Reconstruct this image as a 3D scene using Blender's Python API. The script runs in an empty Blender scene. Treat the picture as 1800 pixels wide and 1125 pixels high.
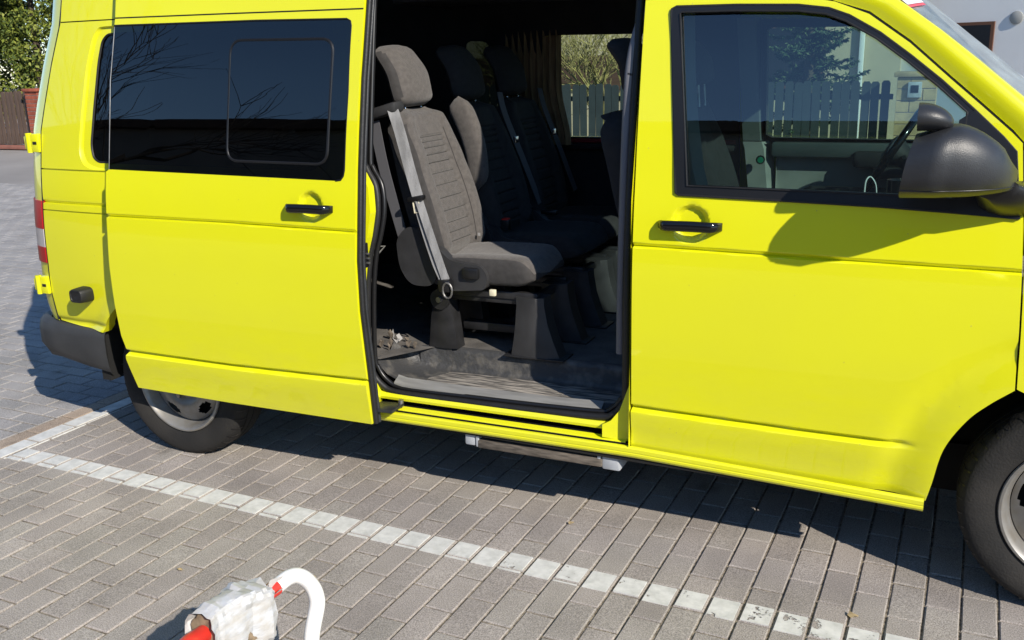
import bpy, bmesh, math, random
import numpy as np
from mathutils import Vector, Matrix, noise

random.seed(7)
S = bpy.context.scene
COL = S.collection

# ------------------------------------------------------------------ camera
cam_d = bpy.data.cameras.new('camera')
cam = bpy.data.objects.new('camera', cam_d)
COL.objects.link(cam)
C_RIGHT = Vector((0.9106, 0.4125, -0.0248))
C_DOWN = Vector((0.0876, -0.2513, -0.9639))
C_FWD = Vector((-0.4039, 0.8756, -0.2650))
C_POS = Vector((-0.04329, -2.90270, 1.64896))
rot = Matrix((C_RIGHT, -C_DOWN, -C_FWD)).transposed()
cam.matrix_world = Matrix.Translation(C_POS) @ rot.to_4x4()
cam_d.sensor_width = 36.0
cam_d.lens = 1675.29 / 1800.0 * 36.0
cam_d.clip_start = 0.05
cam_d.clip_end = 600.0
S.camera = cam

# ------------------------------------------------------------------ sky, sun, exposure
SUN = Vector((1.32, -0.85, 1.0)).normalized()          # towards the sun
w = bpy.data.worlds.new('World')
S.world = w
w.use_nodes = True
nt = w.node_tree
sky = nt.nodes.new('ShaderNodeTexSky')
sky.sky_type = 'NISHITA'
sky.sun_disc = False
sky.sun_elevation = math.asin(SUN.z)
sky.sun_rotation = math.atan2(SUN.x, SUN.y)
sky.air_density = 1.0
sky.dust_density = 0.0
sky.ozone_density = 6.0
bg = nt.nodes['Background']
bg.inputs['Strength'].default_value = 0.125
nt.links.new(sky.outputs[0], bg.inputs['Color'])
sun_d = bpy.data.lights.new('sun', 'SUN')
sun_d.energy = 4.35
sun_d.angle = math.radians(0.5)
sun_d.color = (1.0, 0.925, 0.81)
sun_o = bpy.data.objects.new('sun', sun_d)
sun_o.rotation_euler = (-SUN).to_track_quat('-Z', 'Y').to_euler()
COL.objects.link(sun_o)
S.view_settings.view_transform = 'Standard'
S.view_settings.look = 'None'
S.view_settings.exposure = 0.52
S.view_settings.gamma = 1.0
S.view_settings.use_curve_mapping = False
S.render.engine = 'CYCLES'
S.cycles.max_bounces = 10
S.cycles.transparent_max_bounces = 16


# ------------------------------------------------------------------ materials
def mat(name, col, rough=.5, metal=0., coat=0., spec=.5, var=0., vscale=8., bump=0., bscale=60., col2=None, stretch=None,
        vlo=.35, vhi=.65, coat_rough=.03, detail=6., sheen=0.):
    m = bpy.data.materials.new(name)
    m.use_nodes = True
    n = m.node_tree
    b = n.nodes['Principled BSDF']
    b.inputs['Base Color'].default_value = (*col, 1)
    b.inputs['Roughness'].default_value = rough
    b.inputs['Metallic'].default_value = metal
    b.inputs['Coat Weight'].default_value = coat
    b.inputs['Coat Roughness'].default_value = coat_rough
    b.inputs['Specular IOR Level'].default_value = spec
    if sheen:
        b.inputs['Sheen Weight'].default_value = sheen
    if var or bump:
        tc = n.nodes.new('ShaderNodeTexCoord')
        src = tc.outputs['Object']
        if stretch:
            mp = n.nodes.new('ShaderNodeMapping')
            mp.inputs['Scale'].default_value = stretch
            n.links.new(src, mp.inputs['Vector'])
            src = mp.outputs[0]
    if var:
        nz = n.nodes.new('ShaderNodeTexNoise')
        nz.inputs['Scale'].default_value = vscale
        nz.inputs['Detail'].default_value = detail
        n.links.new(src, nz.inputs['Vector'])
        r = n.nodes.new('ShaderNodeMapRange')
        r.inputs[1].default_value = vlo
        r.inputs[2].default_value = vhi
        n.links.new(nz.outputs[0], r.inputs[0])
        mx = n.nodes.new('ShaderNodeMix')
        mx.data_type = 'RGBA'
        c2 = col2 if col2 else tuple(max(0, c * (1 - var)) for c in col)
        mx.inputs['A'].default_value = (*col, 1)
        mx.inputs['B'].default_value = (*c2, 1)
        n.links.new(r.outputs[0], mx.inputs['Factor'])
        n.links.new(mx.outputs['Result'], b.inputs['Base Color'])
    if bump:
        nb = n.nodes.new('ShaderNodeTexNoise')
        nb.inputs['Scale'].default_value = bscale
        nb.inputs['Detail'].default_value = 4
        n.links.new(src, nb.inputs['Vector'])
        bp = n.nodes.new('ShaderNodeBump')
        bp.inputs['Strength'].default_value = bump
        bp.inputs['Distance'].default_value = .01
        n.links.new(nb.outputs[0], bp.inputs['Height'])
        n.links.new(bp.outputs[0], b.inputs['Normal'])
    return m


def glass_mat(name, tint, ior=1.75, rough=0.0, haze=0.):
    """a single pane: what passes is tinted, what bounces follows Fresnel"""
    m = bpy.data.materials.new(name)
    m.use_nodes = True
    n = m.node_tree
    n.nodes.remove(n.nodes['Principled BSDF'])
    out = n.nodes['Material Output']
    t = n.nodes.new('ShaderNodeBsdfTransparent')
    t.inputs[0].default_value = (*tint, 1)
    g = n.nodes.new('ShaderNodeBsdfGlossy')
    g.inputs['Roughness'].default_value = rough
    f = n.nodes.new('ShaderNodeFresnel')
    f.inputs[0].default_value = ior
    mx = n.nodes.new('ShaderNodeMixShader')
    n.links.new(f.outputs[0], mx.inputs[0])
    n.links.new(t.outputs[0], mx.inputs[1])
    n.links.new(g.outputs[0], mx.inputs[2])
    last = mx.outputs[0]
    if haze:
        d = n.nodes.new('ShaderNodeBsdfDiffuse')
        d.inputs[0].default_value = (.50, .58, .58, 1)
        nz = n.nodes.new('ShaderNodeTexNoise')
        nz.inputs['Scale'].default_value = 9
        nz.inputs['Detail'].default_value = 8
        r = n.nodes.new('ShaderNodeMapRange')
        r.inputs[1].default_value = .3
        r.inputs[2].default_value = .8
        r.inputs[3].default_value = haze * .3
        r.inputs[4].default_value = haze * 1.6
        n.links.new(nz.outputs[0], r.inputs[0])
        m2 = n.nodes.new('ShaderNodeMixShader')
        n.links.new(r.outputs[0], m2.inputs[0])
        n.links.new(last, m2.inputs[1])
        n.links.new(d.outputs[0], m2.inputs[2])
        last = m2.outputs[0]
    n.links.new(last, out.inputs[0])
    return m


M = {}
M['yellow'] = mat('yellow_paint', (.735, .728, .004), rough=.40, coat=.95, spec=.35, var=.07, vscale=1.6, coat_rough=.025, col2=(.715, .70, .008))
def add_road_dust(m):
    n = m.node_tree
    b = n.nodes['Principled BSDF']
    src = b.inputs['Base Color'].links[0].from_socket
    g = n.nodes.new('ShaderNodeNewGeometry')
    sx = n.nodes.new('ShaderNodeSeparateXYZ'); n.links.new(g.outputs['Position'], sx.inputs[0])
    lo = n.nodes.new('ShaderNodeMapRange'); lo.inputs[1].default_value = .78; lo.inputs[2].default_value = .30
    n.links.new(sx.outputs[2], lo.inputs[0])
    nz = n.nodes.new('ShaderNodeTexNoise'); nz.inputs['Scale'].default_value = 7; nz.inputs['Detail'].default_value = 10; nz.inputs['Roughness'].default_value = .7
    mp = n.nodes.new('ShaderNodeMapping'); mp.inputs['Scale'].default_value = (.5, 1, 1.6)
    n.links.new(g.outputs['Position'], mp.inputs[0]); n.links.new(mp.outputs[0], nz.inputs['Vector'])
    nr = n.nodes.new('ShaderNodeMapRange'); nr.inputs[1].default_value = .36; nr.inputs[2].default_value = .72; nr.inputs[4].default_value = .20
    n.links.new(nz.outputs[0], nr.inputs[0])
    mu = n.nodes.new('ShaderNodeMath'); mu.operation = 'MULTIPLY'
    n.links.new(lo.outputs[0], mu.inputs[0]); n.links.new(nr.outputs[0], mu.inputs[1])
    # stray chips and specks of dirt
    vo = n.nodes.new('ShaderNodeTexVoronoi'); vo.inputs['Scale'].default_value = 16
    n.links.new(g.outputs['Position'], vo.inputs['Vector'])
    sp = n.nodes.new('ShaderNodeMath'); sp.operation = 'LESS_THAN'; sp.inputs[1].default_value = .035
    n.links.new(vo.outputs['Distance'], sp.inputs[0])
    s3 = n.nodes.new('ShaderNodeMath'); s3.operation = 'MULTIPLY'; s3.inputs[1].default_value = .35
    n.links.new(sp.outputs[0], s3.inputs[0])
    ad = n.nodes.new('ShaderNodeMath'); ad.operation = 'MAXIMUM'
    n.links.new(mu.outputs[0], ad.inputs[0]); n.links.new(s3.outputs[0], ad.inputs[1])
    mx = n.nodes.new('ShaderNodeMix'); mx.data_type = 'RGBA'
    mx.inputs['B'].default_value = (.34, .29, .15, 1)
    n.links.new(ad.outputs[0], mx.inputs['Factor']); n.links.new(src, mx.inputs['A'])
    n.links.new(mx.outputs['Result'], b.inputs['Base Color'])
    ra = n.nodes.new('ShaderNodeMapRange'); ra.inputs[3].default_value = .36; ra.inputs[4].default_value = .75
    n.links.new(ad.outputs[0], ra.inputs[0]); n.links.new(ra.outputs[0], b.inputs['Roughness'])


add_road_dust(M['yellow'])
M['rubber'] = mat('black_rubber', (.012, .012, .013), rough=.55, var=.3, vscale=30, bump=.1, bscale=120)
M['plastic'] = mat('grey_black_plastic', (.028, .030, .034), rough=.42, var=.35, vscale=14, bump=.12, bscale=350)
M['bumper'] = mat('bumper_plastic', (.045, .046, .048), rough=.62, var=.5, vscale=7, bump=.25, bscale=260, col2=(.030, .031, .033))
M['trim_black'] = mat('satin_black_trim', (.010, .010, .011), rough=.35)
M['gloss_black'] = mat('gloss_black', (.006, .006, .007), rough=.12)
M['dark_lining'] = mat('dark_lining', (.017, .017, .019), rough=.85, var=.3, vscale=12)
M['carpet'] = mat('floor_vinyl', (.14, .13, .12), rough=.75, var=.45, vscale=11, bump=.3, bscale=90)
M['tread'] = mat('dusty_tread', (.38, .345, .30), rough=.85, var=.6, vscale=9, col2=(.055, .052, .05), bump=.4, bscale=120,
                 stretch=(1.2, 9, 6), vlo=.38, vhi=.62)
M['tread_side'] = mat('step_plastic', (.042, .042, .043), rough=.5, var=.5, vscale=16, col2=(.13, .12, .105), vlo=.50, vhi=.72, bump=.3, bscale=70)
M['sill_plate'] = mat('sill_plate_grey', (.22, .217, .208), rough=.42, var=.25, vscale=8, stretch=(1, 8, 8))
M['trim_grey'] = mat('light_grey_trim', (.33, .33, .31), rough=.6, var=.12, vscale=6)
M['headliner'] = mat('headliner', (.05, .05, .055), rough=.8)
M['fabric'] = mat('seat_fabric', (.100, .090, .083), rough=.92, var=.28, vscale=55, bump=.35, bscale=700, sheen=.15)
M['fabric_dark_shaded'] = mat('dark_shaded_seat_fabric', (.026, .025, .026), rough=.92, var=.25, vscale=40, bump=.3, bscale=600)  # second row: the near seat's fabric with shade put into its colour; also front seats
M['seam'] = mat('seam_thread', (.03, .028, .027), rough=.9)
M['shell'] = mat('seat_shell_plastic', (.036, .036, .038), rough=.5, var=.3, vscale=15, bump=.15, bscale=300)
M['seat_metal'] = mat('black_seat_metal', (.03, .03, .032), rough=.4, metal=.2, var=.4, vscale=18)
M['chrome'] = mat('bright_steel', (.75, .75, .74), rough=.18, metal=1.)
M['steel'] = mat('worn_steel', (.42, .41, .40), rough=.42, metal=.9, var=.4, vscale=25)
M['belt'] = mat('belt_webbing', (.22, .22, .225), rough=.75, var=.45, vscale=30, stretch=(1, 1, .25), bump=.3, bscale=400)
M['belt_dark'] = mat('dark_belt_webbing', (.09, .09, .10), rough=.75)
M['red'] = mat('red_button', (.55, .02, .015), rough=.4)
M['cream'] = mat('cream_plastic', (.72, .66, .48), rough=.5)
M['curtain'] = mat('brown_curtain', (.28, .19, .10), rough=.95, var=.4, vscale=14, stretch=(6, 6, .5))
M['red_strip'] = mat('dark_red_strip', (.20, .012, .02), rough=.5)
M['lamp_red'] = mat('red_lamp', (.40, .006, .008), rough=.3, coat=.2, spec=.2)
M['lamp_white'] = mat('white_lamp', (.50, .46, .45), rough=.25, coat=.6)
M['tyre'] = mat('tyre_rubber', (.017, .0165, .016), rough=.85, var=.5, vscale=7, col2=(.028, .026, .024), spec=.3, bump=.25, bscale=150)
M['rim'] = mat('silver_rim', (.30, .295, .285), rough=.45, metal=.5, var=.35, vscale=20, col2=(.25, .23, .2))
M['underbody'] = mat('underbody', (.006, .006, .006), rough=.9)
M['step_grey'] = mat('step_end_cap_grey', (.40, .42, .45), rough=.5, var=.15, vscale=20)
M['step_bar'] = mat('weathered_step', (.15, .125, .10), rough=.8, var=.6, vscale=22, stretch=(1, 6, 6))
M['amber'] = mat('amber_reflector', (.75, .30, .01), rough=.3, coat=.5)
M['glass'] = glass_mat('clear_glass', (.55, .72, .67), ior=2.1)
M['glass_far'] = glass_mat('far_side_glass', (.72, .86, .82), ior=1.6)
M['glass_dark'] = glass_mat('privacy_glass', (.03, .042, .042), ior=1.88)
M['windscreen'] = glass_mat('windscreen_glass', (.62, .80, .78), ior=1.9, haze=.24)
M['sticker'] = mat('white_sticker', (.75, .73, .75), rough=.5)
M['sticker_red'] = mat('red_sticker_edge', (.60, .10, .12), rough=.5)
M['sticker_blue'] = mat('blue_print', (.08, .10, .32), rough=.5)
M['teal'] = mat('teal_tag', (.02, .32, .42), rough=.5)
M['green_led'] = mat('green_knob', (.01, .20, .11), rough=.3)
M['dash'] = mat('dashboard', (.02, .02, .022), rough=.7, var=.2, vscale=20)
M['debris'] = mat('dry_debris', (.16, .13, .10), rough=.95, var=.5, vscale=60)
M['paper'] = mat('scrap_paper', (.30, .29, .28), rough=.9)


# ------------------------------------------------------------------ mesh helpers
def par(o, parent):
    if parent is not None:
        o.parent = parent
        o.matrix_parent_inverse = Matrix.Translation(-Vector(parent.get('_loc', (0, 0, 0))))
    return o


def link(name, me, m, parent=None):
    o = bpy.data.objects.new(name, me)
    COL.objects.link(o)
    if m is not None:
        me.materials.clear()
        me.materials.append(m)
    par(o, parent)
    return o


def tag(o, label=None, cat=None, group=None, kind=None):
    if label: o['label'] = label
    if cat: o['category'] = cat
    if group: o['group'] = group
    if kind: o['kind'] = kind
    return o


def empty(name, loc=(0, 0, 0), parent=None):
    o = bpy.data.objects.new(name, None)
    o.empty_display_size = .1
    COL.objects.link(o)
    if parent is None:
        o.location = loc
        o['_loc'] = tuple(loc)
    else:
        par(o, parent)
    return o


def finish(bm, name, m, parent, smooth=True, ang=35):
    me = bpy.data.meshes.new(name)
    bm.normal_update()
    bm.to_mesh(me)
    bm.free()
    if smooth:
        for p in me.polygons: p.use_smooth = True
        me.set_sharp_from_angle(angle=math.radians(ang))
    return link(name, me, m, parent)


def mesh(name, v, f, m, parent=None, smooth=True, ang=35, recalc=False):
    bm = bmesh.new()
    vs = [bm.verts.new(p) for p in v]
    for q in f:
        try: bm.faces.new([vs[i] for i in q])
        except ValueError: pass
    if recalc: bmesh.ops.recalc_face_normals(bm, faces=bm.faces)
    return finish(bm, name, m, parent, smooth, ang)


def box(name, x0, x1, y0, y1, z0, z1, m, parent=None, bev=.004, seg=2, shape=None):
    bm = bmesh.new()
    bmesh.ops.create_cube(bm, size=1)
    for v in bm.verts:
        v.co = ((x0 + x1) / 2 + v.co.x * (x1 - x0), (y0 + y1) / 2 + v.co.y * (y1 - y0), (z0 + z1) / 2 + v.co.z * (z1 - z0))
    if shape:
        for v in bm.verts: v.co = shape(v.co.copy())
    if bev: bmesh.ops.bevel(bm, geom=list(bm.edges), offset=bev, segments=seg, affect='EDGES', profile=.5)
    return finish(bm, name, m, parent)


def frame_along(pts, i, up):
    a = pts[max(i - 1, 0)]; b = pts[min(i + 1, len(pts) - 1)]
    t = (b - a).normalized()
    s = t.cross(up)
    if s.length < 1e-4: s = t.cross(Vector((1, 0, 0)))
    s.normalize()
    return t, s, s.cross(t).normalized()


def tube(name, pts, r, m, parent=None, n=10, closed=False, up=(0, 0, 1), flat=1.0, smooth_ang=50):
    pts = [Vector(p) for p in pts]
    up = Vector(up)
    N = len(pts)
    v, f = [], []
    for i in range(N):
        if closed:
            t = (pts[(i + 1) % N] - pts[i - 1]).normalized()
            s = t.cross(up)
            if s.length < 1e-4: s = t.cross(Vector((1, 0, 0)))
            s.normalize(); u = s.cross(t).normalized()
        else:
            t, s, u = frame_along(pts, i, up)
        rr = r[i] if isinstance(r, (list, tuple)) else r
        for k in range(n):
            a = 2 * math.pi * k / n
            v.append(pts[i] + s * math.cos(a) * rr * flat + u * math.sin(a) * rr)
    for i in range(N if closed else N - 1):
        j = (i + 1) % N
        for k in range(n):
            f.append((i * n + k, i * n + (k + 1) % n, j * n + (k + 1) % n, j * n + k))
    if not closed:
        f.append(tuple(range(n - 1, -1, -1)))
        f.append(tuple((N - 1) * n + k for k in range(n)))
    return mesh(name, v, f, m, parent, True, smooth_ang, recalc=True)


def ribbon(name, pts, wvec, wid, th, m, parent=None):
    """flat strap along pts; wvec = direction of its width"""
    pts = [Vector(p) for p in pts]
    v, f = [], []
    for i, p in enumerate(pts):
        a = pts[max(i - 1, 0)]; b = pts[min(i + 1, len(pts) - 1)]
        t = (b - a).normalized()
        wv = Vector(wvec[i] if isinstance(wvec, list) else wvec)
        wv = (wv - t * wv.dot(t)).normalized()
        nn = t.cross(wv).normalized()
        for sx, sn in ((-1, -1), (1, -1), (1, 1), (-1, 1)):
            v.append(p + wv * sx * wid / 2 + nn * sn * th / 2)
    for i in range(len(pts) - 1):
        for k in range(4):
            f.append((i * 4 + k, i * 4 + (k + 1) % 4, i * 4 + 4 + (k + 1) % 4, i * 4 + 4 + k))
    f.append((3, 2, 1, 0))
    L = (len(pts) - 1) * 4
    f.append((L, L + 1, L + 2, L + 3))
    return mesh(name, v, f, m, parent, True, 40, recalc=True)


def catmull(pts, n=8, closed=False):
    pts = [Vector(p) for p in pts]
    N = len(pts)
    out = []
    for i in range(N if closed else N - 1):
        p0 = pts[(i - 1) % N] if closed or i > 0 else pts[i] * 2 - pts[i + 1]
        p1 = pts[i]; p2 = pts[(i + 1) % N]
        p3 = pts[(i + 2) % N] if closed or i + 2 < N else p2 * 2 - p1
        for k in range(n):
            t = k / n
            out.append(.5 * ((2 * p1) + (p2 - p0) * t + (2 * p0 - 5 * p1 + 4 * p2 - p3) * t * t + (3 * p1 - p0 - 3 * p2 + p3) * t ** 3))
    if not closed: out.append(pts[-1])
    return out


def loft(name, rings, m, parent=None, closed_ring=True, caps=True, ang=40):
    n = len(rings[0])
    v = [p for r in rings for p in r]
    f = []
    for i in range(len(rings) - 1):
        for k in range(n if closed_ring else n - 1):
            f.append((i * n + k, i * n + (k + 1) % n, (i + 1) * n + (k + 1) % n, (i + 1) * n + k))
    if caps and closed_ring:
        f.append(tuple(range(n - 1, -1, -1)))
        f.append(tuple((len(rings) - 1) * n + k for k in range(n)))
    return mesh(name, v, f, m, parent, True, ang, recalc=closed_ring)


def lathe_y(name, prof, cx, cz, m, parent=None, n=64, ang=30, hole=None):
    """prof: list of (radius, y); axis along Y through (cx, cz); hole(r, angle) -> True drops the face"""
    v, f = [], []
    for r, y in prof:
        for k in range(n):
            a = 2 * math.pi * k / n
            v.append((cx + r * math.cos(a), y, cz + r * math.sin(a)))
    for i in range(len(prof) - 1):
        for k in range(n):
            if hole and hole((prof[i][0] + prof[i + 1][0]) / 2, 2 * math.pi * (k + .5) / n): continue
            f.append((i * n + k, i * n + (k + 1) % n, (i + 1) * n + (k + 1) % n, (i + 1) * n + k))
    return mesh(name, v, f, m, parent, True, ang)


def in_poly(x, z, P):
    c = False
    j = len(P) - 1
    for i in range(len(P)):
        if (P[i][1] > z) != (P[j][1] > z) and x < (P[j][0] - P[i][0]) * (z - P[i][1]) / (P[j][1] - P[i][1]) + P[i][0]: c = not c
        j = i
    return c


def poly_dist(x, z, P, closed=True):
    d = 9.
    for i in range(len(P) if closed else len(P) - 1):
        ax, az = P[i]; bx, bz = P[(i + 1) % len(P)]
        L = (bx - ax) ** 2 + (bz - az) ** 2
        t = 0 if L == 0 else max(0, min(1, ((x - ax) * (bx - ax) + (z - az) * (bz - az)) / L))
        d = min(d, math.hypot(x - ax - t * (bx - ax), z - az - t * (bz - az)))
    return d


def rc(P, rad=.02, seg=4, only=None):
    """round the corners of a polygon (x, z)"""
    out = []
    N = len(P)
    for i in range(N):
        p = Vector(P[i]); a = Vector(P[i - 1]); b = Vector(P[(i + 1) % N])
        if only is not None and i not in only:
            out.append(tuple(p)); continue
        r = min(rad, (a - p).length * .45, (b - p).length * .45)
        p0 = p + (a - p).normalized() * r; p1 = p + (b - p).normalized() * r
        for k in range(seg + 1):
            t = k / seg
            out.append(tuple(p0 * (1 - t) ** 2 + p * 2 * t * (1 - t) + p1 * t * t))
    return out


def panel(name, outer, m, parent, yf, holes=(), gx=.05, gz=.04, xs=(), zs=(), th=.014, side=-1, ang=35):
    """sheet over an outline in (x, z), lying on y = yf(x, z), its edges folded in by th (side -1: faces -y)"""
    bm = bmesh.new()
    edges = []
    for P in [outer, *holes]:
        vs = [bm.verts.new((x, 0, z)) for x, z in P]
        for i in range(len(vs)): edges.append(bm.edges.new((vs[i], vs[(i + 1) % len(vs)])))
    bmesh.ops.triangle_fill(bm, use_beauty=True, use_dissolve=False, edges=edges)
    x0 = min(p[0] for p in outer); x1 = max(p[0] for p in outer)
    z0 = min(p[1] for p in outer); z1 = max(p[1] for p in outer)
    gxs = [x0 + gx * k for k in range(1, int((x1 - x0) / gx) + 1)] if gx else []
    gzs = [z0 + gz * k for k in range(1, int((z1 - z0) / gz) + 1)] if gz else []
    for x in sorted(set(gxs + list(xs))):
        bmesh.ops.bisect_plane(bm, geom=bm.verts[:] + bm.edges[:] + bm.faces[:], dist=1e-5, plane_co=(x, 0, 0), plane_no=(1, 0, 0))
    for z in sorted(set(gzs + list(zs))):
        bmesh.ops.bisect_plane(bm, geom=bm.verts[:] + bm.edges[:] + bm.faces[:], dist=1e-5, plane_co=(0, 0, z), plane_no=(0, 0, 1))
    for v in bm.verts: v.co.y = yf(v.co.x, v.co.z)
    bm.normal_update()
    for f in bm.faces:
        if f.normal.y * side < 0: f.normal_flip()
    if th:
        be = [e for e in bm.edges if len(e.link_faces) == 1]
        r = bmesh.ops.extrude_edge_only(bm, edges=be)
        for v in [g for g in r['geom'] if isinstance(g, bmesh.types.BMVert)]: v.co.y -= side * th
        bm.normal_update()
    return finish(bm, name, m, parent, True, ang)


# ------------------------------------------------------------------ the side of the van
PZ = [.25, .33, .42, .55, .80, 1.06, 1.15, 1.29, 1.40, 1.54, 1.67, 1.81, 1.95, 2.08, 2.20, 2.30]
PY = [.045, .026, .013, .004, -.006, .0, .010, .032, .049, .074, .098, .128, .158, .188, .222, .27]
_h = [PZ[i + 1] - PZ[i] for i in range(15)]
_d = [(PY[i + 1] - PY[i]) / _h[i] for i in range(15)]
_m = [_d[0]] + [(_d[i - 1] * _h[i] + _d[i] * _h[i - 1]) / (_h[i] + _h[i - 1]) for i in range(1, 15)] + [_d[-1]]


def prof(z):
    if z <= PZ[0]: return PY[0] + _d[0] * (z - PZ[0])
    if z >= PZ[-1]: return PY[-1]
    i = 0
    while z > PZ[i + 1]: i += 1
    t = (z - PZ[i]) / _h[i]
    a = t * t * (3 - 2 * t)
    return PY[i] * (1 - a) + PY[i + 1] * a + _h[i] * (_m[i] * t * (1 - t) ** 2 - _m[i + 1] * t * t * (1 - t))


def F(x, z):
    y = prof(z)
    if x < -3.2: y += .12 * (x + 3.2) ** 2
    return y


def sm(a, b, x):
    t = max(0, min(1, (x - a) / (b - a)))
    return t * t * (3 - 2 * t)


def lerp_at(x, P):
    if x <= P[0][0]: return P[0][1]
    for (a, b), (c, d) in zip(P, P[1:]):
        if x <= c: return b + (d - b) * (x - a) / (c - a)
    return P[-1][1]


def crease(z, zc, dep=.016):
    """pressed waist line: steep upper wall that looks down, shallow lower wall that looks up"""
    d = z - zc
    if d > .011 or d < -.006: return 0
    if d > -.002: return dep * (1 - (d + .002) / .013)
    return dep * (1 - (-.002 - d) / .004)


def low_fold(z, zc, k=1.):
    """fold near the bottom of the doors: pinched in, then a shoulder that catches the light"""
    d = z - zc
    if d > .014: return 0
    if d > 0: return k * .020 * (1 - d / .014)
    if d > -.012: return k * (.020 - .027 * (-d) / .012)
    return k * (-.007 + .007 * sm(-.012, -.12, d))


def slot(z, zc, wd=.0028, dep=.008):
    return dep if abs(z - zc) < wd else 0


ROOT = empty('van', (-1.3, .95, 0))
ROOT['_loc'] = (-1.3, .95, 0)
tag(ROOT, 'bright yellow passenger van with its side door slid open', 'van')


def arch_pts(cx, cz, r, a0, a1, n=20):
    return [(cx + r * math.cos(math.radians(a0 + (a1 - a0) * k / n)), cz + r * math.sin(math.radians(a0 + (a1 - a0) * k / n))) for k in range(n + 1)]


# ---- front door
FD = [(-.953, 1.813), (-.952, 1.539), (-.950, 1.294), (-.948, 1.058), (-.948, .738), (-.951, .413), (-.955, .356), (-.031, .322), (-.021, .318),
      (-.008, .384), (.014, .5), (.066, .598), (.120, .658), (.180, .709), (.174, .868), (.164, 1.045), (.155, 1.169), (.132, 1.392),
      (.105, 1.419), (.024, 1.490), (-.060, 1.562), (-.175, 1.663), (-.290, 1.745), (-.386, 1.783), (-.5, 1.806), (-.7, 1.815)]
FW = [(-.867, 1.773), (-.866, 1.782), (-.852, 1.789), (-.669, 1.786), (-.489, 1.778), (-.401, 1.765), (-.343, 1.743), (-.255, 1.692), (-.169, 1.628),
      (-.084, 1.56), (.009, 1.477), (.083, 1.408), (.118, 1.37), (.142, 1.192), (.027, 1.200), (-.215, 1.211), (-.504, 1.218), (-.806, 1.224), (-.816, 1.229)]
FG = [(-.838, 1.768), (-.832, 1.772), (-.668, 1.769), (-.487, 1.761), (-.406, 1.749), (-.35, 1.727), (-.265, 1.678), (-.178, 1.614), (-.093, 1.546), (-.012, 1.474),
      (-.012, 1.240), (-.14, 1.245), (-.781, 1.253)]
FCR = [(-.948, 1.058), (-.355, 1.05), (.162, 1.045)]
FLO = [(-.943, .501), (-.408, .493), (-.077, .493)]
DISH_F = (-.765, 1.135)


def dish(x, z, c, r=.062, dep=.020):
    d = math.hypot(x - c[0], z - c[1]) / r
    return dep * (1 - sm(.70, 1.0, d)) if d < 1 else 0


def y_fd(x, z):
    y = F(x, z) + crease(z, lerp_at(x, FCR))
    k = 1 - sm(-.16, -.06, x)
    y += low_fold(z, lerp_at(x, FLO), k)
    r = math.hypot(x - .4, z - .335)
    y += .008 * math.exp(-((r - .53) / .035) ** 2) * sm(.30, .5, z + .25) - .010 * (1 - sm(.42, .50, r))
    return y + dish(x, z, DISH_F)


_arc = [tuple(p.to_2d()) for p in catmull([(x, z, 0) for x, z in FD[8:14]], 5)]
FD = FD[:8] + _arc + FD[14:]
zs_cr = [1.038 + .002 * k for k in range(18)]
zs_lo = [.474 + .003 * k for k in range(16)]
fd = panel('front_door', FD, M['yellow'], ROOT, y_fd, holes=[FW], gx=.028, gz=.028, xs=[DISH_F[0] + .008 * k for k in range(-8, 9)], zs=zs_cr + zs_lo + [DISH_F[1] + .008 * k for k in range(-8, 9)], th=.035)
panel('window_frame', FW, M['trim_black'], fd, lambda x, z: F(x, z) - .006, holes=[FG], gx=.08, gz=.06, th=.03)
gl = panel('window_glass', FG, M['glass'], fd, lambda x, z: F(x, z) + .010, gx=.06, gz=.05, th=0)
tube('window_seal', [(x, F(x, z) - .008, z) for x, z in FG], .003, M['rubber'], fd, n=6, closed=True, up=(0, 1, 0))
tube('outer_seal', [(x, F(x, z) - .004, z) for x, z in FW], .004, M['rubber'], fd, n=6, closed=True, up=(0, 1, 0))
# the small fixed corner in front of the glass and the black base of the mirror
panel('mirror_base', [(-.03, 1.452), (.006, 1.478), (.09, 1.403), (.119, 1.37), (.142, 1.19), (.02, 1.198), (-.03, 1.205)], M['trim_black'], fd,
      lambda x, z: F(x, z) - .010, gx=.05, gz=.05, th=.02)


def handle(name, x0, x1, zc, off, parent):
    pts = []
    n = 14
    rings = []
    for i in range(n + 1):
        t = i / n
        x = x0 + (x1 - x0) * t
        yy = F(x, zc) + off - .030 * min(1, sm(0, .12, t), sm(1, .88, t)) - .004
        hh = .017 * (.75 + .25 * min(1, sm(0, .1, t) * sm(1, .9, t)))
        z = zc + .002 * math.sin(t * 3)
        rings.append([(x, yy + .010 * math.cos(a), z + hh * math.sin(a)) for a in [2 * math.pi * k / 12 for k in range(12)]])
    return loft(name, rings, M['gloss_black'], parent, ang=60)


handle('door_handle', -.865, -.664, 1.131, 0, fd)

# ---- side sliding door, open, carried outside the quarter panel
OFF = -.095
SG = [(-3.116, 1.258), (-2.026, 1.243), (-2.005, 1.246), (-1.994, 1.26), (-1.990, 1.28), (-1.982, 1.552), (-1.980, 1.772), (-1.984, 1.787), (-2.0, 1.795), (-2.394, 1.804), (-3.091, 1.811)]
SD = [(-3.085, 2.20), (-3.088, 1.839)] + [(-3.091, 1.811)] + SG[::-1][1:] + [
      (-3.132, 1.248), (-3.134, 1.163), (-3.135, 1.09), (-3.139, .991), (-3.150, .863), (-3.153, .7), (-3.148, .567), (-3.131, .501), (-3.138, .465),
      (-3.128, .397), (-3.114, .332), (-2.622, .327), (-1.944, .329), (-1.941, .532), (-1.949, .774), (-1.947, .961), (-1.940, 1.15), (-1.941, 1.281),
      (-1.939, 1.407), (-1.937, 1.592), (-1.933, 1.689), (-1.931, 1.789), (-1.930, 2.20)]
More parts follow.
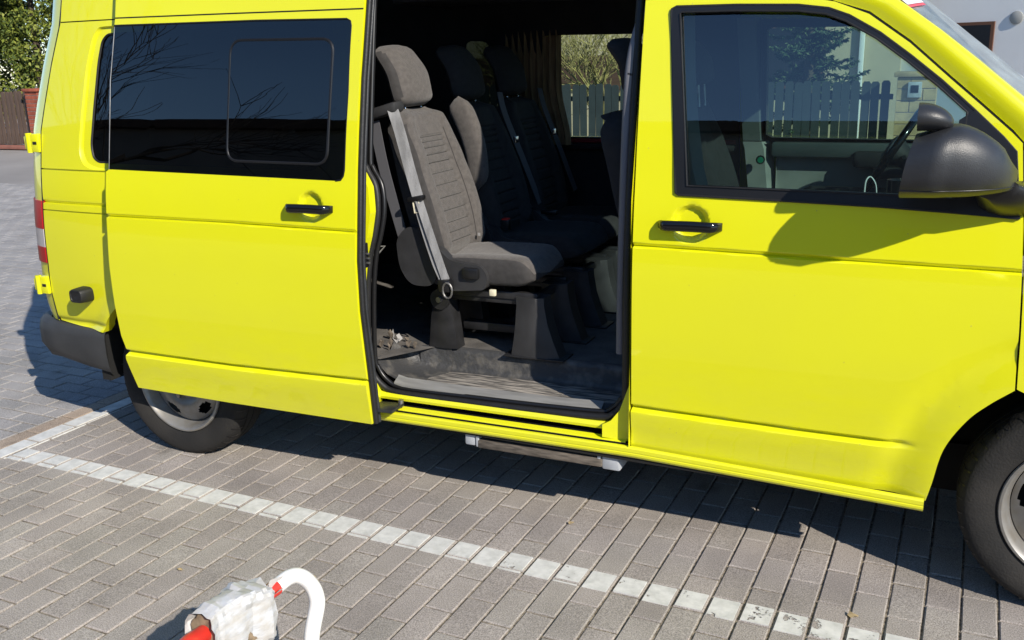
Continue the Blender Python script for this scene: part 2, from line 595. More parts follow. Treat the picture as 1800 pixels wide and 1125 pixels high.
SCR = [(-3.127, 1.072), (-2.515, 1.073), (-1.94, 1.066)]
SLO = [(-3.129, .494), (-2.59, .492), (-1.948, .504)]
DISH_S = (-2.135, 1.150)


def y_sd(x, z):
    y = prof(z) + OFF + crease(z, lerp_at(x, SCR)) + low_fold(z, lerp_at(x, SLO))
    return y + dish(x, z, DISH_S, .054)


zs_cr2 = [1.056 + .002 * k for k in range(16)]
zs_lo2 = [.474 + .003 * k for k in range(17)]
zs_t = [1.832 + d for d in (-.012, -.009, -.006, -.003, 0, .003, .006, .009, .012)]
sd = panel('sliding_door', SD, M['yellow'], ROOT, y_sd, gx=.03, gz=.03, xs=[DISH_S[0] + .008 * k for k in range(-8, 9)], zs=zs_cr2 + zs_lo2 + [DISH_S[1] + .008 * k for k in range(-8, 9)], th=.045)
panel('window_glass', [(x + (.0 if x < -3.05 else -.002), z - .001) for x, z in SG], M['glass_dark'], sd, lambda x, z: prof(z) + OFF + .003, gx=.08, gz=.05, th=.004)
SP = rc([(-2.507, 1.737), (-2.052, 1.729), (-2.066, 1.299), (-2.516, 1.304)], .05, 6)
tube('pane_rubber', [(x, prof(z) + OFF + .003, z) for x, z in SP], .006, M['trim_black'], sd, n=6, closed=True, up=(0, 1, 0))
tube('pane_frame', [(x, prof(z) + OFF + .001, z) for x, z in SP], 0.0015, mat('pane_edge', (.10, .10, .11), rough=.3, metal=.6), sd, n=6, closed=True, up=(0, 1, 0))
cxp, czp = -2.285, 1.52
panel('sliding_pane', [(cxp + (x - cxp) * .985, czp + (z - czp) * .985) for x, z in SP], M['glass_dark'], sd, lambda x, z: prof(z) + OFF + .0005, gx=.1, gz=.06, th=.003)
tube('glass_edge', [(x - .002, prof(z) + OFF + .004, z) for x, z in ((-3.116, 1.258), (-3.108, 1.60), (-3.091, 1.811))], .0022, M['steel'], sd, n=6, up=(0, 1, 0))
tube('window_rim', [(x, prof(z) + OFF + .001, z) for x, z in SG[1:]], .0035, M['trim_black'], sd, n=6, up=(0, 1, 0))
handle('door_handle', -2.236, -2.036, 1.144, OFF, sd)
# rubber lip and inner frame along the leading edge
LE = [(-1.944, .329), (-1.941, .532), (-1.949, .774), (-1.947, .961), (-1.940, 1.15), (-1.941, 1.281), (-1.939, 1.407), (-1.937, 1.592), (-1.933, 1.689), (-1.931, 1.789), (-1.930, 2.20)]
tube('edge_seal', [(x + .008, prof(z) + OFF + .018, z) for x, z in LE], .0105, M['rubber'], sd, n=8, up=(0, 1, 0))
tube('edge_bead', [(x + .012, prof(z) + OFF + .036, z) for x, z in LE], .007, M['plastic'], sd, n=8, up=(0, 1, 0))
panel('inner_panel', [(-3.09, .36), (-1.955, .36), (-1.965, 1.0), (-1.95, 1.24), (-3.09, 1.24)], M['dark_lining'], sd, lambda x, z: prof(z) + OFF + .05, gx=.3, gz=.1, th=-.002, side=1)
tube('roof_joint', [(-3.088, prof(1.839) + OFF + .0015, 1.839), (-2.5, prof(1.833) + OFF + .0015, 1.833), (-1.933, prof(1.826) + OFF + .0015, 1.826)], .0034, M['trim_black'], sd, n=6, up=(0, 1, 0))
lt = box('latch', -1.951, -1.931, -.064, -.034, .93, 1.02, M['trim_black'], sd, .003)
for z in (.945, .962, .979):
    box('latch_pin', -1.936, -1.918, -.055, -.045, z, z + .006, M['steel'], sd, .0015)
box('roller_arm', -1.965, -1.860, -.055, .035, .372, .384, M['plastic'], sd, .003, shape=lambda c: Vector((c.x, c.y, c.z + (.006 if c.x > -1.9 else 0))))
tube('roller', [(-1.872, .03, .376), (-1.872, .03, .402)], .011, M['steel'], sd, n=12)

# ---- rear quarter panel
OPEN = [(-2.010, 1.838), (-2.003, 1.345), (-1.991, 1.274), (-1.950, 1.21), (-1.939, 1.12), (-1.955, 1.028), (-1.976, .958), (-1.997, .822), (-2.018, .581), (-2.014, .498), (-1.985, .45), (-1.97, .40)]
RQG = [(-3.242, 1.785), (-3.27, 1.759), (-3.287, 1.682), (-3.309, 1.512), (-3.33, 1.337), (-3.318, 1.289), (-3.288, 1.271), (-2.20, 1.265), (-2.17, 1.29), (-2.16, 1.76), (-2.19, 1.785)]
RQG = rc(RQG, .03, 3)
RQR = [(-3.241, 1.816), (-3.283, 1.813), (-3.313, 1.773), (-3.346, 1.65), (-3.376, 1.443), (-3.392, 1.315), (-3.37, 1.26), (-3.309, 1.24), (-2.16, 1.235), (-2.13, 1.27), (-2.12, 1.80), (-2.16, 1.816)]
RQ = [(-3.509, 1.838), (-3.56, 1.667), (-3.605, 1.498), (-3.63, 1.396), (-3.636, 1.237), (-3.632, 1.096), (-3.650, .82), (-3.662, .694), (-3.647, .556), (-3.402, .538)] + \
     arch_pts(-3.0, .335, .405, 150.5, 5, 26) + [(-2.58, .345), (-1.99, .345)] + OPEN[::-1]


def y_rq(x, z):
    y = F(x, z)
    if x < -2.6:
        y += slot(z, 1.236, .003, .008) + slot(z, 1.061, .0026, .008)
        y += .8 * crease(z, 1.095)
    r = math.hypot(x + 3.0, z - .335)
    y -= .012 * (1 - sm(.41, .47, r))
    y += .008 * math.exp(-((r - .50) / .03) ** 2) * sm(.62, .5, z)
    y += .010 * math.exp(-((z - .560) / .014) ** 2)
    return y


RQRR = rc(RQR, .03, 4)
cx_, cz_ = -2.75, 1.53
RQRI = [(cx_ + (x - cx_) * (1 - .012 / abs(x - cx_ + 1e-6)) if abs(x - cx_) > .2 else x, cz_ + (z - cz_) * (1 - .008 / abs(z - cz_ + 1e-6)) if abs(z - cz_) > .1 else z) for x, z in RQRR]
zs_rq = [1.236 + d for d in (-.005, -.0031, -.0027, 0, .0027, .0031, .005)] + [1.061 + d for d in (-.005, -.0028, -.0024, .0024, .0028, .005)] + \
        [1.095 + d for d in (-.018, -.012, -.006, 0, .002, .005, .010)] + [.548, .556, .564, .572, .58]
rq = panel('quarter_panel', RQ, M['yellow'], ROOT, y_rq, holes=[RQRR], gx=.022, gz=.022, zs=zs_rq, th=.05)
panel('window_surround', RQRI, M['yellow'], rq, lambda x, z: F(x, z) + .012, holes=[RQG], gx=.06, gz=.05, th=.01)
loft('surround_wall', [[(x, y_rq(x, z), z) for x, z in RQRR], [(x * .5 + a_ * .5, F(x, z) + .009, z * .5 + b_ * .5) for (x, z), (a_, b_) in zip(RQRR, RQRI)], [(x, F(x, z) + .012, z) for x, z in RQRI]], M['yellow'], rq, caps=False, ang=70)
panel('quarter_window', RQG, M['glass_dark'], rq, lambda x, z: F(x, z) + .018, gx=.1, gz=.06, th=.002)
tube('window_rubber', [(x, F(x, z) + .014, z) for x, z in RQG], .0045, M['rubber'], rq, n=6, closed=True, up=(0, 1, 0))
# rubber stop for the sliding door
def sq(a, e=.55): return math.copysign(abs(math.cos(a)) ** e, math.cos(a)), math.copysign(abs(math.sin(a)) ** e, math.sin(a))


loft('door_stop', [[(-3.418 + sx + r * sq(a)[0], y, .705 + .82 * r * sq(a)[1]) for a in [2 * math.pi * k / 24 for k in range(24)]]
                   for y, r, sx in ((.02, .040, 0), (-.02, .040, 0), (-.052, .037, -.004), (-.060, .034, -.005), (-.061, .027, -.005), (-.058, .025, -.005), (-.0585, .010, -.005), (-.056, .002, -.005))], M['rubber'], ROOT, ang=45)
# holes, hinge plates and catches on the pillar behind the opening
for z in (1.245, 1.19, 1.06):
    tube('pillar_bolt', [(-2.0 if z > 1.1 else -1.985, .016, z), (-2.0 if z > 1.1 else -1.985, .004, z)], .008, M['trim_black'], rq, n=10)
box('striker_plate', -2.012, -1.982, -.004, .006, 1.165, 1.215, M['yellow'], rq, .004)
for z in (.61, .555, .53):
    box('pillar_catch', -2.035, -2.012, -.012, .01, z, z + .022, M['steel'], rq, .003)

# ---- roof, gutter
ZE = 2.215
RS = [(prof(ZE), ZE), (prof(2.26), 2.26), (.275, 2.30), (.32, 2.345), (.39, 2.385), (.50, 2.412), (.70, 2.43), (.952, 2.436)]
RS = RS + [(1.904 - y, z) for y, z in RS[::-1][1:]]
rings = []
for x in [-3.50, -3.47, -3.40, -3.2, -2.6, -2.0, -1.4, -1.1, -.95, -.80, -.66, -.54, -.44, -.36]:
    q = sm(-1.05, -.30, x) * .36 + .06 * sm(-3.3, -3.5, x)
    rings.append([(x, y + (.12 * (x + 3.2) ** 2 * (1 if y < .9 else -1) if x < -3.2 else 0) - (q * .06 * (1 if y < .9 else -1) if abs(y - .952) > .3 else 0), z - q * (1.0 if z > 2.25 else 1.0)) for y, z in RS])
roof = loft('roof', rings, M['yellow'], ROOT, closed_ring=False)
panel('upper_side', [(-3.509, 1.843), (-2.01, 1.843), (-2.01, ZE + .01), (-3.49, ZE + .01)], M['yellow'], ROOT, F, gx=.1, gz=.05, th=.03)
panel('upper_side', [(-.957, 1.822), (-.7, 1.819), (-.5, 1.811), (-.386, 1.79), (-.33, 1.80), (-.36, 1.88), (-.54, 2.02), (-.70, 2.12), (-.957, ZE)], M['yellow'], ROOT, F, gx=.1, gz=.05, th=.03)
panel('upper_side', [(-3.509, 1.832), (-.5, 1.832), (-.36, 1.84), (-.36, 1.88), (-.54, 2.02), (-.70, 2.12), (-.957, ZE + .01), (-3.49, ZE + .01)], M['yellow'], ROOT, lambda x, z: 1.904 - F(x, z), gx=.2, gz=.06, th=.03, side=1)
panel('gutter_strip', [(-3.509, 1.8425), (-3.507, 1.8375), (-2.01, 1.8375), (-2.01, 1.8425)], M['rubber'], ROOT, lambda x, z: F(x, z) + .006, gx=.2, gz=0, th=.006)

# ---- rear: corner strip, barn doors, lamps, hinges, bumper
GZ = [2.30, 2.22, 1.838, 1.667, 1.498, 1.396, 1.237, 1.096, .82, .694, .556]
GX = [-3.44, -3.49, -3.513, -3.563, -3.608, -3.633, -3.639, -3.636, -3.653, -3.665, -3.652]
GXi = lambda z: lerp_at(z, list(zip(GZ[::-1], GX[::-1])))
rings = []
for z in [.556, .575, .62, .694, .75, .82, .9, 1.0, 1.096, 1.17, 1.237, 1.32, 1.396, 1.498, 1.58, 1.667, 1.75, 1.838, 1.90, 1.95, 2.1, 2.2, 2.3]:
    g = GXi(z)
    y0 = F(g, z) + .004
    k = .85 + .15 * sm(.53, .64, z)
    half = [(g - .002, y0 + .002), (g - .004, y0), (g - .045 * k, y0 + .012), (g - .085 * k, y0 + .030), (g - .13 * k, y0 + .065), (g - .175 * k, y0 + .11), (g - .22 * k, y0 + .18), (g - .26 * k, y0 + .29), (g - .29 * k, y0 + .50), (g - .31 * k, .952)]
    rings.append([(x, y, z) for x, y in half] + [(x, 1.904 - y, z) for x, y in half[::-1][1:]])
rd = loft('rear_door', rings, M['yellow'], ROOT, closed_ring=False)
for o_ in (rd,):
    for p_ in o_.data.polygons: pass
# rear window in the barn doors
wr = []
for z in (1.26, 1.5, 1.72):
    g = GXi(z)
    wr.append([(g - .275, .42, z), (g - .301, .62, z), (g - .314, .92, z)])
loft('rear_window', wr, M['gloss_black'], rd, closed_ring=False)
wr = [[(x, 1.904 - y, z) for x, y, z in r][::-1] for r in wr]
loft('rear_window', wr, M['gloss_black'], rd, closed_ring=False)


def corner(z, s):
    """point on the rear corner, s = 0 at the shut line .. 1 round the corner"""
    g = GXi(z); y0 = F(g, z) + .004
    P = [(g - .004, y0), (g - .045, y0 + .012), (g - .085, y0 + .030), (g - .13, y0 + .065), (g - .175, y0 + .11)]
    t = s * 4; i = min(3, int(t)); t -= i
    return Vector((P[i][0] + (P[i + 1][0] - P[i][0]) * t, P[i][1] + (P[i + 1][1] - P[i][1]) * t, z))


def corner_patch(name, z0, z1, s0, s1, out, m, parent, nz=6, ns=8):
    r1 = []
    for i in range(nz + 1):
        z = z0 + (z1 - z0) * i / nz
        row = []
        for j in range(ns + 1):
            s = s0 + (s1 - s0) * j / ns
            a = corner(z, s); b = corner(z, min(1, s + .02)) - corner(z, max(0, s - .02))
            nn = Vector((b.y, -b.x, 0)).normalized()
            if nn.y > 0 and s < .5: nn = -nn
            if nn.x > 0: nn = -nn if s > .5 else nn
            row.append(a + nn * out)
        back = [p + Vector((.03, .03, 0)) for p in row[::-1]]
        r1.append(row + back)
    return loft(name, r1, m, parent)


tube('rear_shut_line', [(GXi(z) - .003, F(GXi(z), z) + .004, z) for z in [.56 + .07 * k for k in range(24)]], .0034, M['trim_black'], ROOT, n=6, up=(0, 1, 0))
tl = empty('tail_light', parent=ROOT)
corner_patch('red_lens', .975, 1.098, .01, .95, .006, M['lamp_red'], tl)
corner_patch('white_lens', .893, .975, .01, .95, .005, M['lamp_white'], tl)
corner_patch('red_lens', .822, .893, .01, .95, .006, M['lamp_red'], tl)
for zc in (1.345, .72):
    h = empty('hinge', parent=ROOT)
    a = corner(zc, .02) + Vector((0, -.006, 0)); b = corner(zc, .75) + Vector((-.012, -.006, 0))
    tube('hinge_barrel', [a + Vector((-.055, -.006, -.042)), a + Vector((-.055, -.006, .042))], .014, M['yellow'], h, n=12)
    box('hinge_leaf', a.x - .055, a.x + .004, a.y - .012, a.y + .012, zc - .040, zc + .040, M['yellow'], h, .005)
    box('hinge_arm', a.x - .088, a.x - .060, a.y - .008, a.y + .03, zc - .030, zc + .030, M['yellow'], h, .007)
    box('hinge_slot', a.x - .028, a.x - .006, a.y - .0145, a.y - .006, zc - .006, zc + .006, M['trim_black'], h, .001)
    for dz in (-.018, .012):
        tube('hinge_pin', [(a.x - .096, a.y + .018, zc + dz), (a.x - .084, a.y + .012, zc + dz)], .009, M['yellow'], h, n=8)
bp = []
for z, ins in ((.335, .05), (.345, .022), (.375, .006), (.43, -.004), (.50, -.004), (.538, .004), (.548, .02), (.552, .05)):
    f0 = -3.352 + .012 * sm(.5, .34, z) * 0
    side_x = -3.352
    base = [(side_x, ins * .6), (-3.50, ins * .7), (-3.66, .008 + ins), (-3.75, .022 + ins), (-3.825 + ins * .6, .065 + ins), (-3.89 + ins, .14 + ins), (-3.95 + ins, .28), (-4.0 + ins, .952)]
    z2 = lambda x, z=z: z - (.022 * sm(-3.36, -3.65, x) if z < .40 else 0) * -1.6 + (.012 * sm(-3.6, -3.36, x) if z > .5 else 0) * -1.2
    bp.append([(x, y, z2(x)) for x, y in base] + [(x, 1.904 - y, z2(x)) for x, y in base[::-1][1:]])
loft('rear_bumper', bp, M['bumper'], ROOT, closed_ring=False, ang=50)
# arch liners: dark wells behind each wheel
for cx in (-3.0, .4):
    rings = []
    for y in (.06, .12, .45):
        rings.append([(cx + .435 * math.cos(a), y, .335 + .435 * math.sin(a)) for a in [math.radians(4 + 172 * k / 24) for k in range(25)]])
    loft('wheel_arch_liner', rings, M['underbody'], ROOT, closed_ring=False)
    mesh('wheel_arch_wall', [(cx - .46, .44, .18), (cx + .46, .44, .18), (cx + .46, .44, .80), (cx - .46, .44, .80)], [(0, 1, 2, 3)], M['underbody'], ROOT, False)

for cx in (-.040, -2.585):
    box('splash_panel', cx - .010, cx, .06, .45, .29, .40, M['underbody'], ROOT, 0)  # arch panel, added to stop sunlight leaking in behind the sill
box('splash_panel', -3.43, -3.38, .03, .45, .30, .60, M['underbody'], ROOT, 0)
# ---- sill below the doors
SLZ = [(-2.6, .0), (-1.94, .0), (-.95, .002), (-.02, -.030)]


def sill(name, P, x0, x1, m, parent, n=12):
    rr = []
    for i in range(n + 1):
        x = x0 + (x1 - x0) * i / n
        rr.append([(x, y, z + lerp_at(x, SLZ)) for y, z in P])
    return loft(name, rr, m, parent, closed_ring=False, ang=25)


sl = sill('sill', [(.06, .312), (.006, .318), (.0, .326), (-.001, .334), (.001, .3355), (.001, .338), (-.001, .340), (-.001, .352), (.004, .357), (.012, .358)], -2.62, -.025, M['yellow'], ROOT, 40)
sill('groove', [(.012, .358), (.013, .352), (.020, .352), (.021, .362)], -2.0, -.962, M['trim_black'], sl)
sill('ledge', [(.021, .362), (.023, .3635), (.034, .366), (.036, .3645), (.046, .3675), (.050, .369)], -2.0, -.975, M['yellow'], sl)
sill('rail_slot', [(.050, .369), (.095, .369), (.095, .388), (.052, .390)], -2.0, -1.0, M['trim_black'], sl)
sill('flange', [(.052, .390), (.046, .392), (.044, .402), (.052, .415), (.06, .418)], -2.0, -.965, M['yellow'], sl)
box('sill_light_block', -2.6, -.03, .014, .11, .320, .350, M['underbody'], sl, 0, shape=lambda c: Vector((c.x, c.y, c.z + lerp_at(c.x, SLZ))))  # unseen box added inside the sill to stop sunlight leaking through
# the shaded return of the pillar ahead of the opening
panel('pillar_return', [(-1.06, .372), (-.957, .362), (-.957, .60), (-.985, .52), (-1.0, .475), (-1.03, .435), (-1.06, .418)], M['yellow'], ROOT, lambda x, z: .040 + .15 * (x + .957), gx=.03, gz=.03, th=.02)
mesh('pillar_face', [(-.957, .0, .36), (-.957, .055, .36), (-.957, .055, 1.2), (-.957, prof(1.5) + .04, 1.5), (-.957, prof(2.2) + .04, 2.2), (-.957, prof(2.2) + .005, 2.2), (-.957, prof(1.5) + .005, 1.5), (-.957, .01, 1.2)],
     [(0, 1, 2, 7), (7, 2, 3, 6), (6, 3, 4, 5)], M['yellow'], ROOT, False)
# seal that runs round the opening
SEAL = [(-2.01, 2.20), (-2.01, 1.90), (-2.003, 1.345), (-1.991, 1.274), (-1.95, 1.21), (-1.939, 1.12), (-1.955, 1.028), (-1.976, .958), (-1.997, .822), (-2.018, .581), (-2.012, .498), (-1.971, .440), (-1.895, .416),
        (-1.616, .417), (-1.335, .421), (-1.083, .430), (-1.031, .448), (-.998, .487), (-.984, .537), (-.981, .918), (-.981, 1.288), (-.984, 1.643), (-.984, 1.90), (-.984, 2.20)]
sc = catmull([(x, prof(z) + .05, z) for x, z in SEAL], 5)
tube('opening_seal', sc, .013, M['rubber'], ROOT, n=8, up=(0, 1, 0))
tube('inner_seal_lip', [p + Vector((.014 if p.x < -1.9 else (-.012 if p.x > -1.05 else 0), .022, .012 if p.z < .5 else 0)) for p in sc], .010, M['trim_black'], ROOT, n=8, up=(0, 1, 0))

# ---- running step under the sill
rs = empty('running_step', parent=ROOT)
box('step_bar', -1.545, -1.06, .020, .12, .258, .290, M['step_bar'], rs, .005)
box('step_carrier', -1.545, -1.06, .06, .20, .286, .318, M['underbody'], rs, .004)
for a, b, s in ((-1.60, -1.556, 1), (-1.062, -.995, 1)):
    box('end_cap', a, b, .025, .13, .250 if a > -1.3 else .262, .318, M['step_grey'], rs, .007,
        shape=lambda c: Vector((c.x - (.012 if c.x > -1.0 and c.z > .3 else 0), c.y, c.z)))
for a in (-1.553, -1.078):
    box('end_collar', a, a + .012, .022, .13, .262, .318, M['step_grey'], rs, .002)
box('reflector', -1.538, -1.505, .031, .037, .268, .286, M['amber'], rs, .001)

# ---- A pillar, windscreen, front end
G = [(-.40, 1.790), (-.288, 1.752), (-.173, 1.670), (-.058, 1.569), (.026, 1.497), (.107, 1.426), (.14, 1.39), (.20, 1.31), (.30, 1.21)]
Wp = [(-.325, 1.862), (-.18, 1.757), (-.09, 1.69), (.009, 1.612), (.068, 1.562), (.127, 1.513), (.17, 1.475), (.29, 1.372), (.43, 1.25)]
rings = []
for (gx_, gz_), (wx, wz) in zip(G, Wp):
    a = Vector((gx_, F(gx_, gz_) + .004, gz_)); b = Vector((wx, F(wx, wz) + .045, wz))
    row = []
    for k in range(9):
        t = k / 8
        p = a.lerp(b, t) + Vector((.02, -.038, .022)) * math.sin(math.pi * t) * .8
        row.append(p)
    rings.append([a + Vector((0, .04, -.01))] + row + [b + Vector((-.02, .02, -.02))])
loft('windscreen_pillar', rings, M['yellow'], ROOT, closed_ring=False, ang=60)
tube('door_gap', [(x - .004, F(x, z) + .012, z - .004) for x, z in [(-.5, 1.812)] + G[:-1]], .008, M['trim_black'], ROOT, n=6, up=(0, 1, 0))
far = lambda r: [(x, 1.904 - y, z) for x, y, z in r]
loft('windscreen_pillar', [far(r) for r in rings], M['yellow'], ROOT, closed_ring=False, ang=60)


def ws(s, t):
    """windscreen point: s across 0..1, t from header to cowl"""
    wx, wz = -.325 + .755 * t, 1.862 - .612 * t
    y0 = F(wx, wz) + .045
    b = 4 * s * (1 - s)
    return Vector((wx + .06 * b, y0 + (1.904 - 2 * y0) * s, wz + .028 * b))


loft('windscreen', [[ws(s / 24, t / 12) for s in range(25)] for t in range(13)], M['windscreen'], ROOT, closed_ring=False)
loft('windscreen_header', [[ws(s / 12, t) + Vector((0, 0, .004)) for s in range(13)] for t in (-.06, .0, .03)], M['trim_black'], ROOT, closed_ring=False)
st = empty('windscreen_sticker', parent=ROOT)
loft('sticker_border', [[ws(s, t) + Vector((.003, 0, .004)) for s in (.012, .10, .19)] for t in (.02, .10, .175)], M['sticker_red'], st, closed_ring=False)
loft('sticker_sheet', [[ws(s, t) + Vector((.005, 0, .006)) for s in (.012, .095, .18)] for t in (.02, .095, .165)], M['sticker'], st, closed_ring=False)
for t0, t1, s0, s1 in ((.10, .108, .02, .10), (.125, .133, .02, .085), (.10, .133, .095, .105), (.105, .13, .04, .047), (.085, .09, .06, .15), (.07, .075, .03, .12)):
    loft('sticker_print', [[ws(s, t) + Vector((.0065, 0, .0075)) for s in (s0, s1)] for t in (t0, t1)], M['sticker_blue'], st, closed_ring=False)
tube('wiper', [ws(.12, .985) + Vector((.03, 0, .02)), ws(.35, .95) + Vector((.02, 0, .02)), ws(.6, .93) + Vector((.02, 0, .02))], .008, M['trim_black'], ROOT, n=6)
# wing, bonnet and nose
WG = [(.185, .713)] + arch_pts(.4, .335, .41, 117, 12, 18) + [(.86, .40), (.98, .45), (1.06, .62), (1.06, .80), (.98, .95), (.80, 1.08), (.62, 1.15), (.43, 1.22), (.30, 1.255), (.20, 1.31), (.137, 1.386), (.160, 1.169), (.169, 1.045), (.179, .868)]
y_wg = lambda x, z: F(x, z) + .30 * sm(.55, 1.25, x) ** 2 + crease(z, 1.045) * sm(.6, .4, x) - .010 * (1 - sm(.42, .50, math.hypot(x - .4, z - .335)))
panel('front_wing', WG, M['yellow'], ROOT, y_wg, gx=.03, gz=.03, zs=zs_cr, th=.03)
panel('front_wing', WG, M['yellow'], ROOT, lambda x, z: 1.904 - y_wg(x, z), gx=.05, gz=.05, th=.03, side=1)
loft('bonnet', [[(x + .05 * (1 - (2 * s - 1) ** 2), .03 + y + (1.844 - 2 * y) * s, z + .05 * (1 - (2 * s - 1) ** 2)) for s in [k / 12 for k in range(13)]] for x, z, y in ((.40, 1.262, .03), (.60, 1.165, .03), (.80, 1.085, .05), (.97, .955, .11), (1.05, .80, .16))], M['yellow'], ROOT, closed_ring=False)
loft('front_bumper', [[(x + .08 * (1 - (2 * s - 1) ** 2), y + (1.904 - 2 * y) * s, z) for s in [k / 12 for k in range(13)]] for x, z, y in ((1.04, .82, .17), (1.08, .70, .16), (1.09, .52, .14), (1.05, .38, .14), (.95, .28, .16))], M['bumper'], ROOT, closed_ring=False)

# ---- door mirror: head, cover band, small wide-angle mirror on top, arm
mr = empty('door_mirror', parent=ROOT)
MC = Vector((-.02, -.165, 1.335))
rings = []
for i in range(15):
    t = i / 14                                     # from the glass side (rear, -x) to the front (+x)
    x = -.150 + .272 * t
    k = math.sqrt(max(.0, 1 - (t * 1.0) ** 2.2)) if t < 1 else 0
    k = max(k, .10)
    top = 1.302 + (.156 * (1 - .66 * max(0, t - .40) ** 1.7 / .60 ** 1.7) if t > .40 else .156 * (.80 + .20 * sm(-.10, .40, t)))
    top = 1.30 + (top - 1.30) * (1 if t < .85 else 1 - .75 * (t - .85) / .15 * .6)
    bot = 1.262 + .012 * t + .02 * max(0, t - .6)
    y_in, y_out = -.05 + .0 * t, -.05 - .205 * (k if t > .3 else (.93 + .07 * t / .3))
    cy, cz, ry, rz = (y_in + y_out) / 2, (top + bot) / 2, (y_in - y_out) / 2, (top - bot) / 2
    ring = []
    for a in range(28):
        th_ = 2 * math.pi * a / 28
        c_, s_ = math.cos(th_), math.sin(th_)
        e = .84
        if s_ < 0 or c_ < 0: e = .96
        ring.append((x + (.02 * s_ + (.012 * max(0, -s_) ** 2)) * (1 - t) ** 2, cy + ry * math.copysign(abs(c_) ** e, c_), cz + rz * math.copysign(abs(s_) ** (.80 if s_ < 0 else .85), s_)))
    rings.append(ring)
mh = loft('mirror_housing', rings, M['plastic'], mr, ang=60)
mb = []
for i in range(15):
    r = [Vector(p) for p in rings[i]]
    mb.append([Vector((p.x - .0, p.y, p.z)) for p in r])
band = []
for i in range(0, 15):
    pts = [Vector(p) for p in rings[i]]
    zc_ = 1.289 + .004 * i / 14
    best = None
    for k in range(28):
        p, q = pts[k], pts[(k + 1) % 28]
        if (p.z - zc_) * (q.z - zc_) <= 0 and p.z != q.z:
            h_ = p.lerp(q, (zc_ - p.z) / (q.z - p.z))
            if best is None or h_.y < best.y: best = h_
    if best is not None: band.append(best)
tube('mirror_seam', band, .0022, M['trim_black'], mr, n=6)
gl_r = [Vector(p) for p in rings[0]]
cc = sum(gl_r, Vector()) / len(gl_r)
mesh('mirror_glass', [cc + (p - cc) * .93 + Vector((.004, 0, 0)) for p in gl_r], [tuple(range(28))], M['chrome'], mr, False)
# wide-angle blind-spot mirror
rings = []
for i in range(13):
    t = i / 12
    x = -.128 + .085 * t
    k = math.sqrt(max(.02, 1 - (t * .985) ** 2.2))
    rings.append([(x, -.175 + .058 * k * math.cos(a), 1.476 + .004 * t - .018 * t * t + .036 * k * math.sin(a)) for a in [2 * math.pi * q / 18 for q in range(18)]])
loft('blind_spot_mirror', rings, M['plastic'], mr, ang=60)
tube('mirror_stalk', [(-.075, -.17, 1.43), (-.085, -.172, 1.455)], .018, M['plastic'], mr, n=10)
loft('mirror_arm', [[(x + dx * math.cos(a), y, z + dz * math.sin(a)) for a in [2 * math.pi * q / 14 for q in range(14)]] for x, y, z, dx, dz in ((.075, -.09, 1.285, .055, .030), (.10, -.04, 1.262, .070, .038), (.115, .0, 1.248, .085, .048), (.12, .02, 1.245, .09, .05))], M['trim_black'], mr, ang=60)


